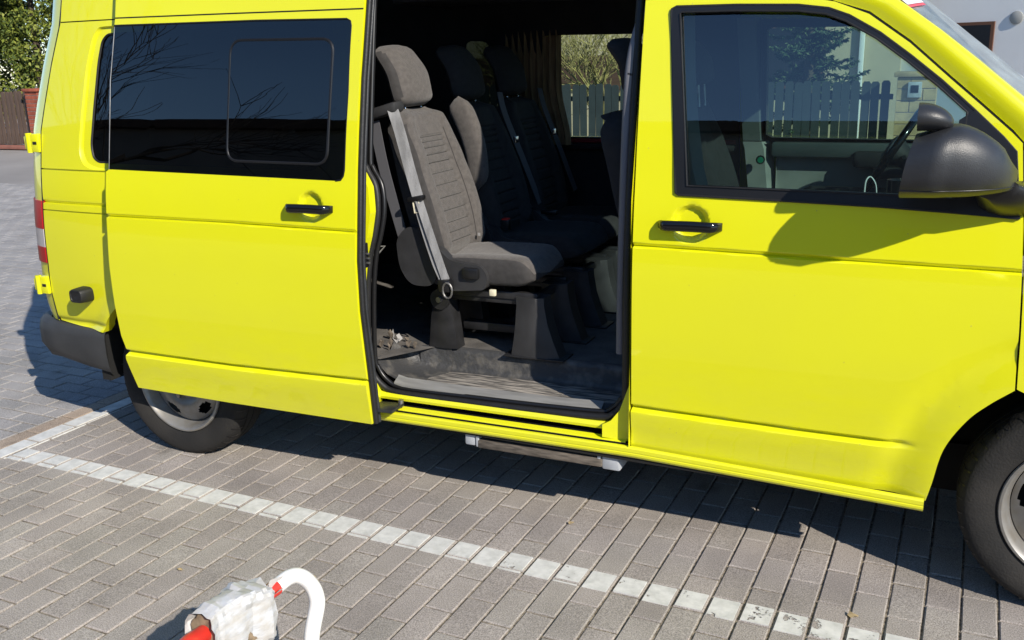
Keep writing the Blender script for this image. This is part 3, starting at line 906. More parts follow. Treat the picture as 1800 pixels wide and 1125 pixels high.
# ------------------------------------------------------------------ wheels
def wheel(cx, y0, steer=0.):
    """y0: outer face of the tyre"""
    R = .335
    wr = empty('wheel', parent=ROOT)
    pr = [(.222, y0 + .012), (.232, y0 + .006), (.250, y0 + .0), (.275, y0 - .004), (.297, y0 - .004), (.3125, y0 + .001), (.316, y0 + .004), (.322, y0 + .010), (.329, y0 + .020), (.333, y0 + .034),
          (R, y0 + .060), (.3285, y0 + .0605), (.3285, y0 + .068), (R, y0 + .0685), (R, y0 + .100), (.3285, y0 + .1005), (.3285, y0 + .108), (R, y0 + .1085), (R, y0 + .140), (.333, y0 + .165), (.322, y0 + .190), (.30, y0 + .205), (.222, y0 + .195)]
    ty = lathe_y('tyre', pr, cx, R - .006, M['tyre'], wr, n=96, ang=40)
    # shoulder blocks cut by sipes
    sv, sf = [], []
    for k in range(44):
        a = 2 * math.pi * k / 44
        ca, sa = math.cos(a), math.sin(a)
        T = Vector((-sa, 0, ca)) * .0022
        b0 = len(sv)
        for r, y in [(.3175, y0 + .0045), (.323, y0 + .0095), (.330, y0 + .0195), (.334, y0 + .034), (.336, y0 + .058)]:
            c = Vector((cx + r * ca, y, R - .006 + r * sa)); nn = Vector((ca, -.9, sa)) * .0022
            sv += [c - T + nn, c + T + nn]
        sf += [(b0 + 2 * i, b0 + 2 * i + 1, b0 + 2 * i + 3, b0 + 2 * i + 2) for i in range(4)]
    tag(mesh('tread_cuts', sv, sf, M['trim_black'], wr, False), kind='stuff')
    rim = lathe_y('rim', [(.222, y0 + .014), (.2235, y0 + .006), (.221, y0 + .001), (.214, y0 + .000), (.207, y0 + .006), (.201, y0 + .018), (.196, y0 + .035), (.190, y0 + .055), (.187, y0 + .085)], cx, R - .006, M['rim'], wr, n=72)
    # pressed steel disc with five oval holes
    rr = [.187, .180, .172, .164, .156, .148, .140, .132, .124, .115, .105, .095, .085, .078, .070, .055]
    yy = [.055, .050, .046, .0415, .037, .033, .030, .0275, .026, .026, .028, .034, .042, .046, .044, .030]

    def hole(r, a):
        q = (a + .2) % (2 * math.pi / 5) - math.pi / 5
        return ((r - .154) / .020) ** 2 + (q * r / .040) ** 2 < 1
    lathe_y('disc', [(r, y0 + y) for r, y in zip(rr, yy)], cx, R - .006, M['rim'], wr, n=120, hole=hole)
    lathe_y('hub_cap', [(.060, y0 + .034), (.058, y0 + .018), (.050, y0 + .010), (.03, y0 + .006), (.001, y0 + .005)], cx, R - .006, M['plastic'], wr, n=32)
    lathe_y('brake_drum', [(.186, y0 + .09), (.001, y0 + .09)], cx, R - .006, M['underbody'], wr, n=32)
    for k in range(5):
        a = 2 * math.pi * k / 5 + .5
        tube('wheel_bolt', [(cx + .078 * math.cos(a), y0 + .045, R - .006 + .078 * math.sin(a)), (cx + .078 * math.cos(a), y0 + .026, R - .006 + .078 * math.sin(a))], .011, M['steel'], wr, n=6)
    return wr


wheel(-3.0, .040)
wheel(.40, .040)
# far wheels and axle, seen as dark shapes under the sill
for cx in (-3.0, .4):
    lathe_y('tyre', [(.10, 1.66), (.30, 1.66), (.333, 1.69), (.333, 1.84), (.30, 1.862), (.22, 1.86), (.1, 1.80)], cx, .329, M['tyre'], ROOT, n=40)
box('chassis_floor', -3.62, .95, .46, 1.80, .36, .40, M['underbody'], ROOT, 0)
box('floor_edge', -2.57, -.06, .12, .459, .362, .398, M['underbody'], ROOT, 0)
box('chassis_rail', -3.5, .8, .42, .52, .24, .36, M['underbody'], ROOT, 0)
box('exhaust_silencer', -2.4, -1.5, .9, 1.25, .22, .36, M['underbody'], ROOT, .03)

# ------------------------------------------------------------------ far side, lining
FAR = lambda x, z: 1.904 - prof(z)
FO = [(-3.52, 1.838), (-3.636, 1.237), (-3.65, .82), (-3.647, .556), (-3.40, .538)] + arch_pts(-3.0, .335, .405, 150, 5, 16) + [(-2.58, .345), (-.03, .325)] + \
     [(-.021, .318), (-.008, .384), (.014, .5), (.066, .598), (.120, .658), (.180, .709), (.164, 1.045), (.155, 1.169), (.132, 1.392), (.024, 1.490), (-.060, 1.562), (-.175, 1.663), (-.290, 1.745), (-.386, 1.783), (-.5, 1.838)]
FH1 = [(-.86, 1.757), (-.84, 1.766), (-.50, 1.758), (-.40, 1.742), (-.25, 1.67), (-.10, 1.55), (.02, 1.44), (.08, 1.38), (.10, 1.235), (-.83, 1.245), (-.86, 1.26)]
FH2 = rc([(-1.975, 1.245), (-1.02, 1.245), (-1.02, 1.745), (-1.975, 1.755)], .05)
FH3 = rc([(-3.20, 1.265), (-2.20, 1.265), (-2.20, 1.76), (-3.16, 1.76)], .06)
FH2L = rc([(-1.975, 1.245), (-1.40, 1.245), (-1.40, 1.745), (-1.975, 1.755)], .03)
FH3L = rc([(-2.41, 1.35), (-2.25, 1.35), (-2.275, 1.735), (-2.41, 1.74)], .04)
fs = panel('side_panel', FO, M['yellow'], ROOT, FAR, holes=[FH1, FH2, FH3], gx=.2, gz=.06, th=.05, side=1)
panel('wall_lining', FO[:1] + [(-3.6, 1.237), (-3.6, .54), (-.98, .54), (-.98, 2.2), (-3.45, 2.2)], M['dark_lining'], ROOT, lambda x, z: FAR(x, z) - .055, holes=[FH2L, FH3L], gx=.2, gz=.06, th=-.01, side=-1)
FC = (-.42, 1.48)
scl = lambda P, k: [(FC[0] + (x - FC[0]) * k, FC[1] + (z - FC[1]) * (k + (k - 1) * .8)) for x, z in P]
panel('window_frame', scl(FH1, 1.05), M['dark_lining'], fs, lambda x, z: FAR(x, z) - .058, holes=[scl(FH1, .975)], gx=.2, gz=.08, th=-.05, side=-1)
for P, m_ in ((FH1, 'glass_far'), (FH2, 'glass_far'), (FH3, 'glass_dark')):
    panel('side_window', P, M[m_], fs, lambda x, z: FAR(x, z) - .012, gx=.2, gz=.08, th=0, side=1)
box('window_ledge', -2.0, -1.0, 1.825, 1.848, 1.215, 1.238, M['red_strip'], ROOT, .003)
box('window_sill_trim', -2.0, -1.0, 1.79, 1.85, 1.185, 1.213, M['dark_lining'], ROOT, .005)
# curtain drawn back beside the far window
cv = []
for i in range(13):
    z = 1.78 - i * .0475
    row = []
    for k in range(41):
        t = k / 40
        x = -2.20 + (.32 - .05 * sm(1.78, 1.25, z) * 0 + .05 * sm(1.5, 1.22, z)) * t
        row.append((x, 1.74 + .018 * math.sin(t * 58 + .4 * math.sin(z * 9)) * (.6 + .4 * t), z))
    cv.append(row)
loft('curtain', cv, M['curtain'], ROOT, closed_ring=False, ang=80)
tube('curtain_rail', [(-2.25, 1.745, 1.795), (-1.02, 1.745, 1.785)], .008, M['dark_lining'], ROOT, n=8)
# headliner, rear wall, inside of the quarter
mesh('headliner', [(-3.44, .25, 2.20), (-.80, .25, 2.20), (-.80, 1.66, 2.20), (-3.44, 1.66, 2.20), (-3.44, .95, 2.38), (-.80, .95, 2.38)], [(0, 1, 5, 4), (4, 5, 2, 3)], M['headliner'], ROOT, False)
mesh('front_headliner', [(-.80, .25, 2.20), (-.33, .2, 1.80), (-.33, 1.70, 1.80), (-.80, 1.66, 2.20)], [(0, 1, 2, 3)], M['headliner'], ROOT, False)
box('overhead_shelf', -2.55, -1.62, 1.25, 1.74, 1.915, 1.94, M['headliner'], ROOT, .008)
panel('quarter_lining', [(-3.58, .53), (-2.04, .53), (-2.04, 2.2), (-3.48, 2.2)], M['dark_lining'], ROOT, lambda x, z: F(x, z) + .075, holes=[RQG], gx=.2, gz=.06, th=0, side=1)
mesh('rear_lining', [(-3.62, .12, .53), (-3.62, 1.78, .53), (-3.45, 1.70, 2.2), (-3.45, .20, 2.2)], [(0, 1, 2, 3)], M['dark_lining'], ROOT, False)
# near door lining and pillar covers
panel('door_lining', [(-.93, .38), (-.12, .38), (-.08, .55), (.0, .70), (.11, .80), (.12, 1.19), (-.80, 1.215), (-.93, 1.215)], M['dark_lining'], fd, lambda x, z: F(x, z) + .06, gx=.2, gz=.1, th=0, side=1)
loft('pillar_cover', [[(x, prof(z) + .05, z), (x + .045, prof(z) + .045, z), (x + .075, prof(z) + .075, z), (x + .06, prof(z) + .11, z), (x, prof(z) + .12, z)] for x, z in ((-.80, 1.22), (-.825, 1.30), (-.853, 1.45), (-.872, 1.60), (-.89, 1.80), (-.93, 2.1))], M['trim_grey'], ROOT)
loft('pillar_base_cover', [[(x, .05, z), (x + .07, .05, z), (x + .07, .12, z), (x, .13, z)] for x, z in ((-.95, .55), (-.93, 1.2))], M['dark_lining'], ROOT)
# B pillar inside face at the front of the opening, with the grab pole
loft('entry_pillar', [[(-.970, prof(z) + .055, z), (-.93, prof(z) + .05, z), (-.93, prof(z) + .14, z), (-.975, prof(z) + .12, z)] for z in (.44, 1.0, 1.3, 1.6, 1.85, 2.2)], M['trim_black'], ROOT)
gp = tube('grab_pole', catmull([(-1.018, .098, .66), (-1.016, .10, .9), (-1.011, .108, 1.25), (-1.008, .128, 1.50), (-1.003, .145, 1.63), (-.985, .175, 1.74), (-.955, .21, 1.82)], 6), .017, mat('pole_plastic', (.14, .14, .155), rough=.45), ROOT, n=14, up=(0, 1, 0))
tube('pole_collar', [(-1.005, .139, 1.585), (-1.004, .1395, 1.592)], .0185, M['trim_black'], gp, n=14, up=(0, 1, 0))

# ---- entrance step, floor
box('entry_tread', -1.955, -.985, .135, .325, .425, .440, M['tread'], ROOT, .003)
lf = []
for x, d in ((-2.02, .17), (-2.0, .11), (-1.97, .06), (-1.93, .03), (-1.88, .01), (-1.80, 0)):
    z_ = .437 + d * .55
    lf.append([(x, .10 + (.0 if d < .1 else .0), z_ + .002), (x, .20, z_), (x, .30 - d * .5, z_ + .004), (x, .318 - d * .45, z_ + .03), (x, .322 - d * .45, .532)])
loft('step_side', lf, M['tread_side'], ROOT, closed_ring=False, ang=60)
rs_ = [[(x, .296 + o, .438), (x, .312 + o, .442), (x, .321 + o, .456), (x, .325 + o, .51), (x, .330 + o, .526), (x, .345 + o, .533)] for x, o in ((-1.93, -.03), (-1.86, -.008), (-1.80, 0), (-1.3, 0), (-1.08, 0), (-1.03, -.01), (-1.0, -.04))]
loft('step_riser', rs_, M['tread_side'], ROOT, closed_ring=False, ang=60)
loft('sill_plate', [[(x, .080, .428 + o), (x, .082, .437 + o), (x, .120, .457 + o), (x, .134, .448 + o)] for x, o in ((-1.93, .012), (-1.89, .004), (-1.6, .0), (-1.3, .003), (-1.085, .010))], M['sill_plate'], ROOT, closed_ring=False)
loft('sill_plate_end', [[(x, .074, .423 + o), (x, .121, .449 + o), (x, .135, .444 + o)] for x, o in ((-1.095, .009), (-1.02, .018), (-.985, .05))], M['tread_side'], ROOT, closed_ring=False)
mesh('cabin_floor', [(-3.62, .12, .53), (-2.0, .10, .53), (-1.86, .335, .53), (-1.02, .345, .53), (-.985, .30, .53), (-.93, .1, .53), (-.93, 1.80, .53), (-3.62, 1.80, .53)], [(0, 1, 2, 3, 4, 5, 6, 7)], M['carpet'], ROOT, False)
mesh('cab_floor', [(-.93, .1, .56), (-.06, .1, .56), (-.06, .46, .56), (.3, .46, .56), (.3, 1.8, .56), (-.93, 1.8, .56)], [(0, 1, 2, 3, 4, 5)], M['carpet'], ROOT, False)


# ------------------------------------------------------------------ seats (face +x)
def backrest(name, hx, hz, yc, hw, H, lean, m, parent, grooves=True, seams=None):
    nu, nw = 41, 150
    ca, sa = math.cos(lean), math.sin(lean)
    rings = []
    gl_ = [.05, .085, .125, .17, .22, .272, .318, .358, .39, .418, .442, .462] if grooves else []
    for i in range(nw + 1):
        w_ = H * i / nw
        t = i / nw
        W = hw * (.93 + .07 * sm(0, .25, t)) * (1 - .10 * sm(.45, .80, t)) * math.sqrt(max(.02, 1 - max(0, (t - .80) / .2) ** 2.2 * .72))
        row = []
        for j in range(nu):
            u = -1 + 2 * j / (nu - 1)
            uu = math.copysign(abs(u) ** .9, u)
            edge = max(0, abs(u) - .80) / .20
            d = .052 + .030 * sm(.40, .68, abs(u)) * (1 - .75 * sm(.62, .92, t)) - .055 * edge ** 2.2
            d -= .045 * sm(.93, 1.0, t) + .02 * sm(.08, 0, t)
            d += .012 * math.sin(math.pi * min(1, t / .6))
            if abs(u) < .50:
                for g in gl_:
                    gz_ = g / .58 * H
                    dd = abs(w_ - gz_)
                    if dd < .006: d -= .009 * (1 - dd / .006)
            dd = abs(abs(u) - .53)
            if dd < .045 and grooves: d -= .008 * (1 - dd / .045) * sm(0, .1, t) * sm(.95, .85, t)
            row.append((hx - sa * w_ + ca * d, yc + uu * W, hz + ca * w_ + sa * d))
        for j in range(9):
            u = 1 - 2 * j / 8
            d = -.050 + .018 * (abs(u) > .9) + .03 * sm(.9, 1, t)
            row.append((hx - sa * w_ + ca * d, yc + u * W * .985, hz + ca * w_ + sa * d))
        rings.append(row)
    o = loft(name, rings, m, parent, ang=55)
    if seams is not None:
        for g in gl_:
            r = rings[int(round(g / .58 * nw))]
            tube('seam', [Vector(p) + Vector((.0008, 0, 0)) for p in r[11:30]], .0016, M['seam'], seams, n=5)
        for lo_, j in ((6, 9), (6, 31)):
            tube('seam', [Vector(rings[i][j]) + Vector((.0008, 0, 0)) for i in range(lo_, 128, 4)], .0014, M['seam'], seams, n=5, up=(0, 1, 0))
    return o


def cushion(name, x0, x1, yc, hw, z, m, parent, drop=.12):
    rings = []
    n = 26
    for i in range(n + 1):
        t = i / n
        x = x0 + (x1 - x0) * t
        top = z + .018 * math.sin(math.pi * min(1, t * 1.05)) + .012 * sm(.5, .9, t) - .055 * max(0, (t - .86) / .14) ** 2
        bot = z - drop + .012 * t + .03 * max(0, (t - .82) / .18) ** 2
        W = hw * (1 - .04 * (1 - t)) * (1 - .10 * max(0, (t - .88) / .12) ** 2)
        row = []
        for k in range(36):
            a = 2 * math.pi * k / 36
            c, s = math.cos(a), math.sin(a)
            e = .34
            yy = math.copysign(abs(c) ** e, c); zz = math.copysign(abs(s) ** e, s)
            hgt = (top - bot) / 2
            zz_ = (top + bot) / 2 + zz * hgt
            if s > .5: zz_ += .012 * sm(.45, .75, abs(yy)) - .010 * (abs(yy) < .45)
            row.append((x, yc + yy * W, zz_))
        rings.append(row)
    return loft(name, rings, m, parent, ang=60)


def headrest(name, x, z, yc, hw, H, lean, m, parent):
    rings = []
    n = 22
    ca, sa = math.cos(lean), math.sin(lean)
    for i in range(n + 1):
        t = i / n
        w_ = H * t
        k = math.sqrt(max(.02, 1 - max(0, abs(t - .5) - .36) ** 2 / .14 ** 2 * .90))
        bend = -.045 * sm(.40, 1.0, t) ** 1.3
        dep = .048 * k
        W = hw * (.90 + .10 * math.sin(math.pi * t)) * (.45 + .55 * k) * (1 - .06 * t)
        row = []
        for q in range(30):
            a = 2 * math.pi * q / 30
            c, s = math.cos(a), math.sin(a)
            yy = math.copysign(abs(c) ** .55, c); xx = math.copysign(abs(s) ** .75, s)
            d = bend + dep * xx - .018 * (abs(yy) ** 2) * (1 if s > 0 else 0)
            row.append((x - sa * w_ + ca * d, yc + yy * W, z + ca * w_ + sa * d))
        rings.append(row)
    return loft(name, rings, m, parent, ang=60)


M['fabric_side'] = mat('charcoal_side_fabric', (.045, .042, .041), rough=.9, var=.25, vscale=50, bump=.3, bscale=600)


def two_tone(o, test):
    o.data.materials.append(M['fabric_side'])
    for p_ in o.data.polygons:
        if test(p_.normal, p_.center): p_.material_index = 1


LEAN = math.radians(15)


def van_seat(yc, m, lit):
    st_ = empty('passenger_seat', parent=ROOT)
    hw = .205
    hx, hz = -1.862, .885
    b = backrest('backrest', hx, hz, yc, hw, .60, LEAN, M[m], st_, seams=st_ if lit else None)
    if lit: two_tone(b, lambda n_, c_: abs(n_.y) > .82 and c_.y < yc)
    hr = headrest('headrest', hx - .136, hz + .592, yc + .0, .135, .245, LEAN * .8, M[m], st_)
    for s in (-1, 1):
        tube('headrest_post', [(hx - .135, yc + s * .062, hz + .53), (hx - .190, yc + s * .062, hz + .72)], .0055, M['chrome'], st_, n=8)
    cu = cushion('seat_cushion', -1.865, -1.422, yc - (.030 if lit else 0), hw - (.030 if lit else 0), .897, M[m], st_, .098)
    if lit:
        two_tone(hr, lambda n_, c_: (abs(n_.y) > .72 and c_.y < yc))
        two_tone(cu, lambda n_, c_: abs(n_.z) < .55 or c_.z < .86)
    # recliner cover, side shell, frame and legs
    yn = yc - hw
    sh = loft('side_shell', [[(x, y, z) for x, z in P] for y, P in ((yn - .030, rc([(-1.975, .865), (-1.985, .98), (-1.93, 1.035), (-1.865, 1.02), (-1.80, .90), (-1.82, .80), (-1.93, .80)], .05)), (yn + .035, rc([(-1.975, .865), (-1.985, .98), (-1.93, 1.035), (-1.865, 1.02), (-1.80, .90), (-1.82, .80), (-1.93, .80)], .05)))], M['shell'], st_)
    loft('recliner_cover', [[(x, y, z) for x, z in P] for y, P in ((yn - .016, rc([(-1.85, .82), (-1.86, .955), (-1.81, .955), (-1.76, .905), (-1.63, .895), (-1.60, .86), (-1.605, .80), (-1.76, .785)], .03)), (yn + .03, rc([(-1.85, .82), (-1.86, .955), (-1.81, .955), (-1.76, .905), (-1.63, .895), (-1.60, .86), (-1.605, .80), (-1.76, .785)], .03)))], M['shell'], st_)
    box('lever', -1.70, -1.63, yn - .035, yn - .012, .842, .885, M['trim_black'], st_, .008)
    for yy in (yn + .045, yc + hw - .07):
        box('seat_rail', -1.86, -1.42, yy, yy + .03, .755, .785, M['seat_metal'], st_, .005)
        box('rail_brace', -1.80, -1.50, yy + .008, yy + .022, .735, .757, M['seat_metal'], st_, .003)
    box('cross_bar', -1.84, -1.81, yn + .04, yc + hw - .04, .735, .765, M['seat_metal'], st_, .006)
    box('cross_bar', -1.47, -1.44, yn + .04, yc + hw - .04, .735, .765, M['seat_metal'], st_, .006)
    box('lower_stretcher', -1.80, -1.45, yc - .05, yc + .0, .585, .62, M['seat_metal'], st_, .005)
    tube('pivot_cap', [(-1.835, yn + .052, .735), (-1.835, yn + .028, .735)], .042, M['seat_metal'], st_, n=20)
    tube('pivot_bolt', [(-1.835, yn + .03, .735), (-1.835, yn + .018, .735)], .012, M['steel'], st_, n=8)
    for yy, sgn in ((yn + .045, 1), (yc + hw - .115, -1)):
        # rear leg: pressed sheet, narrow at the top
        loft('rear_leg', [[(-1.835 - a, yy, z), (-1.835 - a * .3, yy - .008, z), (-1.835 + a * .35, yy - .008, z), (-1.835 + a, yy, z), (-1.835 + a, yy + .06, z), (-1.835 - a, yy + .06, z)] for z, a in ((.532, .066), (.56, .062), (.66, .050), (.70, .040), (.75, .036))], M['seat_metal'], st_, ang=25)
        loft('front_leg', [[(xc - a, yy - .008, z), (xc - a * .25, yy - .018, z), (xc + a * .5, yy - .016, z), (xc + a, yy + .002, z), (xc + a, yy + .075, z), (xc - a, yy + .07, z)] for z, xc, a in ((.532, -1.432, .100), (.545, -1.434, .096), (.60, -1.440, .080), (.67, -1.447, .064), (.74, -1.450, .055), (.77, -1.452, .055))], M['shell'], st_, ang=30)
        box('foot_plate', -1.56, -1.31, yy - .02, yy + .09, .530, .537, M['seat_metal'], st_, .002)
    # folded armrest on the inner side
    if lit:
        ar = []
        for i in range(19):
            t = i / 18
            k = math.sqrt(max(.03, 1 - max(0, abs(t - .5) - .34) ** 2 / .16 ** 2 * .95))
            xx_ = -1.865 - .095 * t + .03 * math.sin(math.pi * t)
            zz_ = 1.115 + .375 * t
            ar.append([(xx_ + .052 * k * (1 - .25 * (1 - t)) * math.copysign(abs(math.sin(a)) ** .7, math.sin(a)), yc + hw + .065 + .032 * k * math.copysign(abs(math.cos(a)) ** .6, math.cos(a)), zz_ + .01 * math.sin(a)) for a in [2 * math.pi * q / 20 for q in range(20)]])
        loft('armrest', ar, M[m], st_, ang=60)
    return st_, yn


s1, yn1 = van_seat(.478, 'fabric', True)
s2, yn2 = van_seat(.97, 'fabric_dark_shaded', False)
s3, yn3 = van_seat(1.44, 'fabric_dark_shaded', False)
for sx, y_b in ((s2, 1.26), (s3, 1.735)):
    ribbon('belt', catmull([(-1.95, y_b - .10, 1.50), (-1.92, y_b - .11, 1.40), (-1.86, y_b - .06, 1.20), (-1.80, y_b - .0, .98)], 5), (.2, 1, 0), .040, .002, M['belt_dark'], sx)
    box('belt_tongue', -1.90, -1.875, y_b - .10, y_b - .065, 1.27, 1.30, M['chrome'], sx, .002)
# buckles on the bench
bk = box('belt_buckle', -1.80, -1.755, .80, .835, .93, .975, M['trim_black'], s2, .006)
box('release_button', -1.790, -1.762, .802, .833, .972, .980, M['red'], s2, .002)
bk = box('belt_buckle', -1.78, -1.70, 1.21, 1.245, .935, .955, M['trim_black'], s3, .006)
# the belt of the near seat
yb = yn1 - .022
gd = box('belt_guide', -2.06, -1.945, yb - .03, yb + .05, 1.435, 1.475, M['shell'], s1, .012, shape=lambda c: Vector((c.x, c.y, c.z + (.03 if c.x > -2.0 else 0))))
ribbon('shoulder_belt', catmull([(-1.965, yb - .012, 1.478), (-1.950, yb - .022, 1.455), (-1.925, yb - .026, 1.38), (-1.895, yb - .026, 1.26), (-1.865, yb - .026, 1.15)], 6), [(.8, .6, 0)] * 25, .042, .0022, M['belt'], s1)
ribbon('lap_belt', catmull([(-1.870, yb - .024, 1.145), (-1.835, yb - .028, 1.03), (-1.795, yb - .030, .91), (-1.765, yb - .026, .835)], 6), [(.85, .5, 0)] * 19, .040, .0022, M['belt'], s1)
ribbon('belt_return', catmull([(-1.858, yb - .034, 1.145), (-1.820, yb - .036, 1.03), (-1.780, yb - .036, .91), (-1.757, yb - .030, .83)], 6), [(.85, .5, 0)] * 19, .030, .0022, M['belt'], s1)
bt = box('belt_slider', -1.905, -1.835, yb - .045, yb - .015, 1.135, 1.155, M['trim_black'], s1, .006, shape=lambda c: Vector((c.x, c.y, c.z + .18 * (c.x + 1.87))))
tube('belt_tongue', [(-1.882, yb - .034, 1.132), (-1.858, yb - .034, 1.136), (-1.852, yb - .034, 1.095), (-1.876, yb - .034, 1.091)], .0042, M['cream'], s1, n=6, closed=True, up=(0, 1, 0))
an = box('belt_anchor', -1.79, -1.735, yb - .045, yb - .005, .79, .84, M['trim_black'], s1, .009)
tube('anchor_ring', [(-1.745 + .020 * math.cos(a), yb - .046, .80 + .030 * math.sin(a)) for a in [2 * math.pi * k / 14 for k in range(14)]], .004, M['steel'], s1, n=6, closed=True, up=(0, 1, 0))
ribbon('belt_tail', catmull([(-2.055, yb, 1.43), (-2.03, yb + .01, 1.25), (-1.985, yb + .02, 1.05), (-1.95, yb + .03, .90)], 5), (1, 0, 0), .045, .003, M['belt_dark'], s1)
box('floor_anchor', -1.60, -1.575, yn1 - .003, yn1 + .012, .775, .80, M['cream'], s1, .003)
box('seat_tag', -1.792, -1.782, yn1 + .30, yn1 + .303, .945, .957, M['paper'], s1, 0)
tube('pull_loop', [(-2.09, .33, .93), (-2.12, .33, .90), (-2.16, .33, .885), (-2.17, .33, .90), (-2.13, .33, .925)], .004, M['trim_grey'], ROOT, n=6, closed=True, up=(0, 1, 0))

# ---- front seats, dashboard, steering wheel, far door trim
for yc, nm in ((.50, 'front_seat'), (1.42, 'front_seat')):
    fs_ = empty(nm, parent=ROOT)
    backrest('backrest', -.98, .86, yc, .24, .62, math.radians(16), M['fabric_dark_shaded'], fs_, grooves=False)
    headrest('headrest', -1.075, 1.515, yc, .135, .20, math.radians(8), M['fabric_dark_shaded'], fs_)
    for s in (-1, 1):
        tube('headrest_post', [(-1.075, yc + s * .055, 1.42), (-1.085, yc + s * .055, 1.56)], .0065, M['steel'], fs_, n=8)
    cushion('seat_cushion', -1.0, -.50, yc, .25, .90, M['fabric_dark_shaded'], fs_)
    box('seat_box', -1.02, -.55, yc - .22, yc + .22, .56, .80, M['dash'], fs_, .02)
ribbon('front_belt', catmull([(-.93, .165, 1.66), (-.90, .16, 1.45), (-.84, .15, 1.25), (-.80, .14, 1.05)], 6), (1, .2, 0), .045, .002, M['belt_dark'], ROOT)
loft('dashboard', [[(.02, y, .75), (-.08, y, .95), (-.12, y, 1.10), (-.06, y, 1.20), (.05, y, 1.245), (.25, y, 1.25), (.45, y, 1.24)] for y in (.10, .5, .9, 1.3, 1.80)], M['dash'], ROOT, closed_ring=False)
loft('instrument_hood', [[(-.14, y, 1.20), (-.13, y, 1.27 + h), (-.02, y, 1.285 + h), (.12, y, 1.255)] for y, h in ((1.20, -.03), (1.27, 0), (1.56, 0), (1.63, -.03))], M['dash'], ROOT, closed_ring=False)
sw = empty('steering_wheel', parent=ROOT)
SC, SR = Vector((-.265, 1.42, 1.235)), .187
e1 = Vector((0, 1, 0)); e2 = Vector((.50, 0, .86)).normalized()
tube('rim', [SC + e1 * SR * math.cos(a) + e2 * SR * math.sin(a) for a in [2 * math.pi * k / 48 for k in range(48)]], .016, M['gloss_black'], sw, n=10, closed=True, up=(1, 0, 0))
nrm = e1.cross(e2).normalized()
if nrm.x > 0: nrm = -nrm
loft('hub', [[SC + nrm * d + e1 * r * math.cos(a) + e2 * r * .8 * math.sin(a) for a in [2 * math.pi * k / 20 for k in range(20)]] for d, r in ((-.06, .05), (-.01, .08), (.02, .075), (.028, .05))], M['dash'], sw)
for a in (0, math.pi, -math.pi / 2):
    tube('spoke', [SC, SC + (e1 * math.cos(a) + e2 * math.sin(a)) * (SR - .01)], .018, M['dash'], sw, n=8)
tube('steering_column', [SC - nrm * .02, SC - nrm * .30], .045, M['dash'], sw, n=12)
for s in (-1, 1):
    tube('stalk', [SC - nrm * .05, SC - nrm * .05 + e1 * s * .16 + e2 * .02], .008, M['trim_black'], sw, n=6)
# far door lining: pale grey panel, dark armrest, pull, pillar cover
panel('door_trim_lower', [(-.80, .56), (.10, .66), (.10, .985), (-.80, .975)], M['dark_lining'], ROOT, lambda x, z: FAR(x, z) - .072, gx=.2, gz=.1, th=-.02, side=-1)
panel('door_trim', [(-.80, .98), (.10, .99), (.10, 1.18), (-.80, 1.17)], M['trim_grey'], ROOT, lambda x, z: FAR(x, z) - .075, gx=.2, gz=.08, th=-.02, side=-1)
box('door_trim_top', -.82, .12, 1.76, 1.835, 1.165, 1.235, mat('trim_top', (.07, .085, .085), rough=.6), ROOT, .012)
box('door_pull', -.45, -.12, 1.735, 1.77, 1.125, 1.20, M['dash'], ROOT, .02)
box('door_pull_lip', -.36, -.18, 1.72, 1.76, 1.075, 1.13, M['dash'], ROOT, .02)
box('door_armrest', -.66, -.10, 1.66, 1.78, .93, 1.035, M['dash'], ROOT, .025)
loft('pillar_cover', [[(x, FAR(x, z) - .05, z), (x, FAR(x, z) - .12, z), (x + .09, FAR(x, z) - .12, z), (x + .12, FAR(x, z) - .05, z)] for x, z in ((-.92, .96), (-.925, 1.0), (-.945, 1.20), (-.955, 1.235))], M['trim_grey'], ROOT)
loft('pillar_trim', [[(x, FAR(x, z) - .05, z), (x, FAR(x, z) - .11, z), (x + .08, FAR(x, z) - .11, z), (x + .10, FAR(x, z) - .05, z)] for x, z in ((-.955, 1.24), (-.97, 1.5), (-.985, 1.8))], mat('pillar_trim', (.12, .13, .13), rough=.6), ROOT)
tube('pillar_knob', [(-.86, 1.73, 1.155), (-.86, 1.715, 1.155)], .014, M['green_led'], ROOT, n=12)
tube('knob_bezel', [(-.862, 1.735, 1.155), (-.862, 1.722, 1.155)], .021, M['trim_black'], ROOT, n=12)
tube('charging_cable', catmull([(-.300, .55, 1.17), (-.298, .56, 1.215), (-.285, .57, 1.228), (-.268, .57, 1.205), (-.262, .57, 1.17)], 6), .0026, M['sticker'], ROOT, n=6)
tube('dash_cup', [(-.20, .62, 1.13), (-.20, .62, 1.215)], .035, M['gloss_black'], ROOT, n=16)
mesh('dash_tag', [(.035, .30, 1.40), (.09, .30, 1.355), (.09, .33, 1.335), (.01, .33, 1.36)], [(0, 1, 2, 3)], M['teal'], ROOT, False)
# rubbish lying on the floor behind the step
random.seed(11)
for k in range(12):
    x, y = -2.10 + random.random() ** 1.5 * .20, .20 + random.random() * .16
    r = .004 + random.random() ** 2 * .012
    v = [(x + r * (1 + .5 * random.random()) * math.cos(a), y + r * math.sin(a) * (.5 + random.random()), .533 + (.004 + .03 * random.random())) for a in [i * 1.05 for i in range(6)]]
    c = (x, y, .55 + .03 * random.random())
    o = mesh('litter', v + [c, (x, y, .531)], [(i, (i + 1) % 6, 6) for i in range(6)] + [((i + 1) % 6, i, 7) for i in range(6)], M['paper' if k % 4 == 0 else 'debris'], None, False)
    tag(o, 'crumpled scraps of dry rubbish on the van floor beside the open door', 'litter', 'litter on the van floor')

